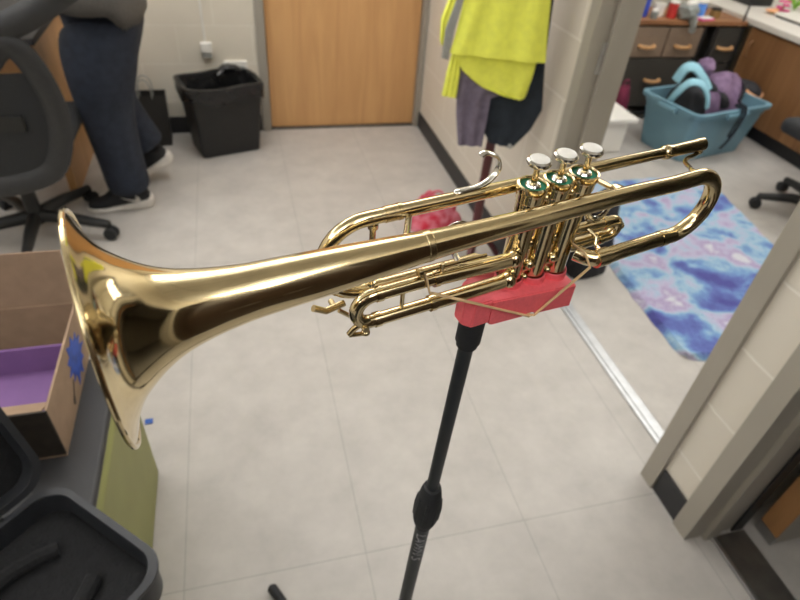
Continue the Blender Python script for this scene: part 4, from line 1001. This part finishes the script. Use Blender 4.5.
def on_top(x, y): return (x, y, .668)
def bottle(name, label, cat, loc, prof, m, mc=None, capz=None, seg=20):
    t = thing(name, label, cat, loc)
    c = MB(); c.lathe(prof, seg); c.build('bottle_body' if capz else 'vessel_body', m, t)
    if capz:
        c = MB(); c.lathe([(capz[0], capz[1]), (capz[0], capz[2]), (capz[0]*.8, capz[2]+.004)], 16); c.build('cap', mc or M_white, t)
    return t
bottle('spray_bottle', 'dark blue bottle with grey base standing on the dresser top', 'bottle', on_top(2.62, 3.60), [(.032, 0), (.034, .01), (.034, .11), (.02, .14), (.014, .15)], M_blue, M_black, (.016, .15, .18))
bottle('glass_jar', 'small clear grey jar in front of the dark blue bottle', 'jar', on_top(2.665, 3.535), [(.022, 0), (.024, .005), (.024, .04), (.02, .045)], M_clear, M_white, (.022, .045, .055))
bottle('canister', 'white ribbed canister at the left end of the dresser top', 'canister', on_top(2.49, 3.60), [(.04, 0), (.042, .01), (.040, .03), (.043, .04), (.040, .06), (.043, .07), (.040, .09), (.042, .10)], M_white, M_reflect, (.044, .10, .12))
t = thing('carton', 'small brown carton at the left end of the dresser top', 'box', on_top(2.43, 3.53)); MB().box((-.03, -.02, 0), (.03, .02, .035), .002).build('box_body', M_card_dk, t); MB().box((-.012, -.021, .006), (.012, -.019, .028)).build('paper_label', M_white, t)
bottle('white_mug', 'white cup beside the dark blue bottle on the dresser', 'cup', on_top(2.735, 3.60), [(.03, 0), (.036, .01), (.038, .08), (.034, .08), (.03, .012)], M_white)
bottle('red_tin', 'red tin standing in the middle of the dresser top', 'tin', on_top(2.82, 3.57), [(.03, 0), (.032, .004), (.032, .085), (.03, .09)], M_redcan, M_white, (.033, .09, .10))
t = thing('plastic_bag', 'crumpled grey plastic bag drooping over the dresser edge', 'plastic bag', (2.905, 3.53, .668), .1)
lump('bag_body', None, None, None, (.065, .075, .055), M_clear, parent=t, rough=.022, freq=16)
c = MB(); c.sphere((.0, -.02, .10), .035, (1.3, .8, .6)); c.build('paper_wad', M_white, t, rough=.01, freq=30)
c = MB(); c.tube(smooth_path([(0, -.06, .03), (.0, -.082, .0), (.005, -.086, -.04), (.005, -.084, -.06)], 4), [.035]*5+[.03]*5+[.02]*3, 12, flat=.3); c.build('drooping_corner', M_clear, t, rough=.006, freq=30)
bottle('canister', 'bright blue canister near the right end of the dresser', 'canister', on_top(3.05, 3.60), [(.04, 0), (.042, .006), (.042, .085), (.04, .09)], M_cyan, M_white, (.043, .09, .10))
bottle('candle_jar', 'short dark jar at the right end of the dresser, by the rail', 'jar', on_top(3.19, 3.60), [(.03, 0), (.033, .006), (.033, .04), (.03, .045)], M_gold, M_black, (.034, .045, .055))
t = thing('paper_stack', 'pink and white folded papers lying on the dresser right of the bag', 'papers', on_top(3.06, 3.525), .2); MB().box((-.06, -.03, 0), (.06, .03, .012), .002).build('sheets', M_pink, t); MB().box((-.05, -.027, .012), (.045, .024, .018), .001).build('top_sheet', M_white, t)

# brown base cabinet with white worktop
t = thing('base_cabinet', 'brown wood base cabinet with door pulls along the office right wall', 'cabinet', (3.42, 2.0, 0))
c = MB(); c.box((0, -1.2, .09), (.6, 1.47, .655), .003); c.build('body', M_cabwood, t)
c = MB(); c.box((.03, -1.2, 0), (.6, 1.47, .09)); c.build('toe_kick', M_base, t)
for k, (y0, y1) in enumerate(((-1.19, -.56), (-.55, .10), (.11, .69), (.70, 1.46))):
    d_ = MB().box((-.018, y0, .10), (0, y1, .645), .004, 2).build('door', M_cabwood, t)
    yy = y1-.07 if k % 2 else y0+.07
    c = MB(); c.tube(smooth_path([(-.018, yy, .47), (-.045, yy, .48), (-.045, yy, .56), (-.018, yy, .57)], 4), .007, 8); c.build('pull', M_cabwood, d_)
t = thing('worktop', 'white laminate worktop lying along the brown base cabinet', 'worktop', (3.42, 2.0, .655))
c = MB(); c.box((-.035, -1.22, 0), (.86, 2.12, .04), .006, 2); c.box((.84, -1.22, .04), (.86, 2.12, .14), .004); c.build('slab', M_counter, t)
MB().box((.26, 1.68, -.655), (.30, 1.72, 0), .003).build('leg', M_metal, t)
wz = .695
t = thing('equipment_box', 'black equipment box at the far end of the white worktop', 'box', (3.74, 3.90, wz)); MB().box((-.10, -.09, 0), (.10, .09, .09), .006).build('housing', M_black, t); MB().box((-.101, -.07, .02), (-.098, .07, .07)).build('panel', M_chair, t)
def flowers(name, label, loc, m, n, sp, hgt):
    t = thing(name, label, 'paper flowers', loc); rr = random.Random(n)
    c = MB()
    for k in range(n):
        p = (rr.uniform(-sp, sp), rr.uniform(-sp, sp), rr.uniform(.01, hgt))
        for q in range(5):
            a = 2*PI*q/5; c.sphere((p[0]+.014*math.cos(a), p[1]+.014*math.sin(a), p[2]), .012, (1, 1, .6), u=8, v=6)
    c.build('blooms', m, t)
    c = MB()
    for k in range(3): c.tube([(rr.uniform(-sp, sp), rr.uniform(-sp, sp), .0), (0, 0, hgt*.7)], .003, 6)
    c.build('stems', M_leaf, t)
flowers('peach_flowers', 'peach paper flowers lying on the white worktop', (3.66, 3.60, wz), M_peach, 5, .04, .025)
flowers('pink_flowers', 'pink paper flowers on the white worktop beside the white tray', (3.80, 3.66, wz), M_pink, 7, .04, .07)
t = thing('leaf_bunch', 'bright green leaves on the white worktop behind the white tray', 'leaves', (3.98, 3.74, wz)); c = MB()
for k in range(9):
    a = 2*PI*k/9; c.tube(smooth_path([(0, 0, 0), (.03*math.cos(a), .03*math.sin(a), .05), (.08*math.cos(a), .08*math.sin(a), .06)], 3), [.004, .006, .009, .012, .010, .006, .002], 8, flat=.3)
c.build('leaves', M_leaf, t)
t = thing('white_tray', 'white tray with dark underside on the worktop at the right edge', 'tray', (3.74, 3.40, wz)); MB().box((-.12, -.13, .0), (.12, .13, .012), .003).build('base', M_black, t); MB().box((-.125, -.135, .012), (.125, .135, .028), .005).build('top', M_white, t)

# ------------------------------------------------------------------ camera, world, view
cam = bpy.data.cameras.new('camera'); co = bpy.data.objects.new('camera', cam); COL.objects.link(co)
co.matrix_world = Matrix.Translation(CAM) @ R3.to_4x4()
cam.sensor_fit = 'HORIZONTAL'; cam.sensor_width = 36; cam.lens = 575.23/800*36; cam.clip_start = .02
cam.dof.use_dof = True; cam.dof.focus_distance = .40; cam.dof.aperture_fstop = 9.5
S.camera = co
wd = bpy.data.worlds.new('world'); S.world = wd; wd.use_nodes = True
wd.node_tree.nodes['Background'].inputs[0].default_value = (.8, .85, .9, 1); wd.node_tree.nodes['Background'].inputs[1].default_value = .3
S.view_settings.view_transform = 'Standard'; S.view_settings.look = 'None'; S.view_settings.gamma = 1; S.view_settings.exposure = -.72
S.view_settings.use_curve_mapping = False
S.cycles.use_denoising = True
S.cycles.max_bounces = 8; S.cycles.caustics_reflective = False; S.cycles.caustics_refractive = False
S.cycles.sample_clamp_indirect = 6
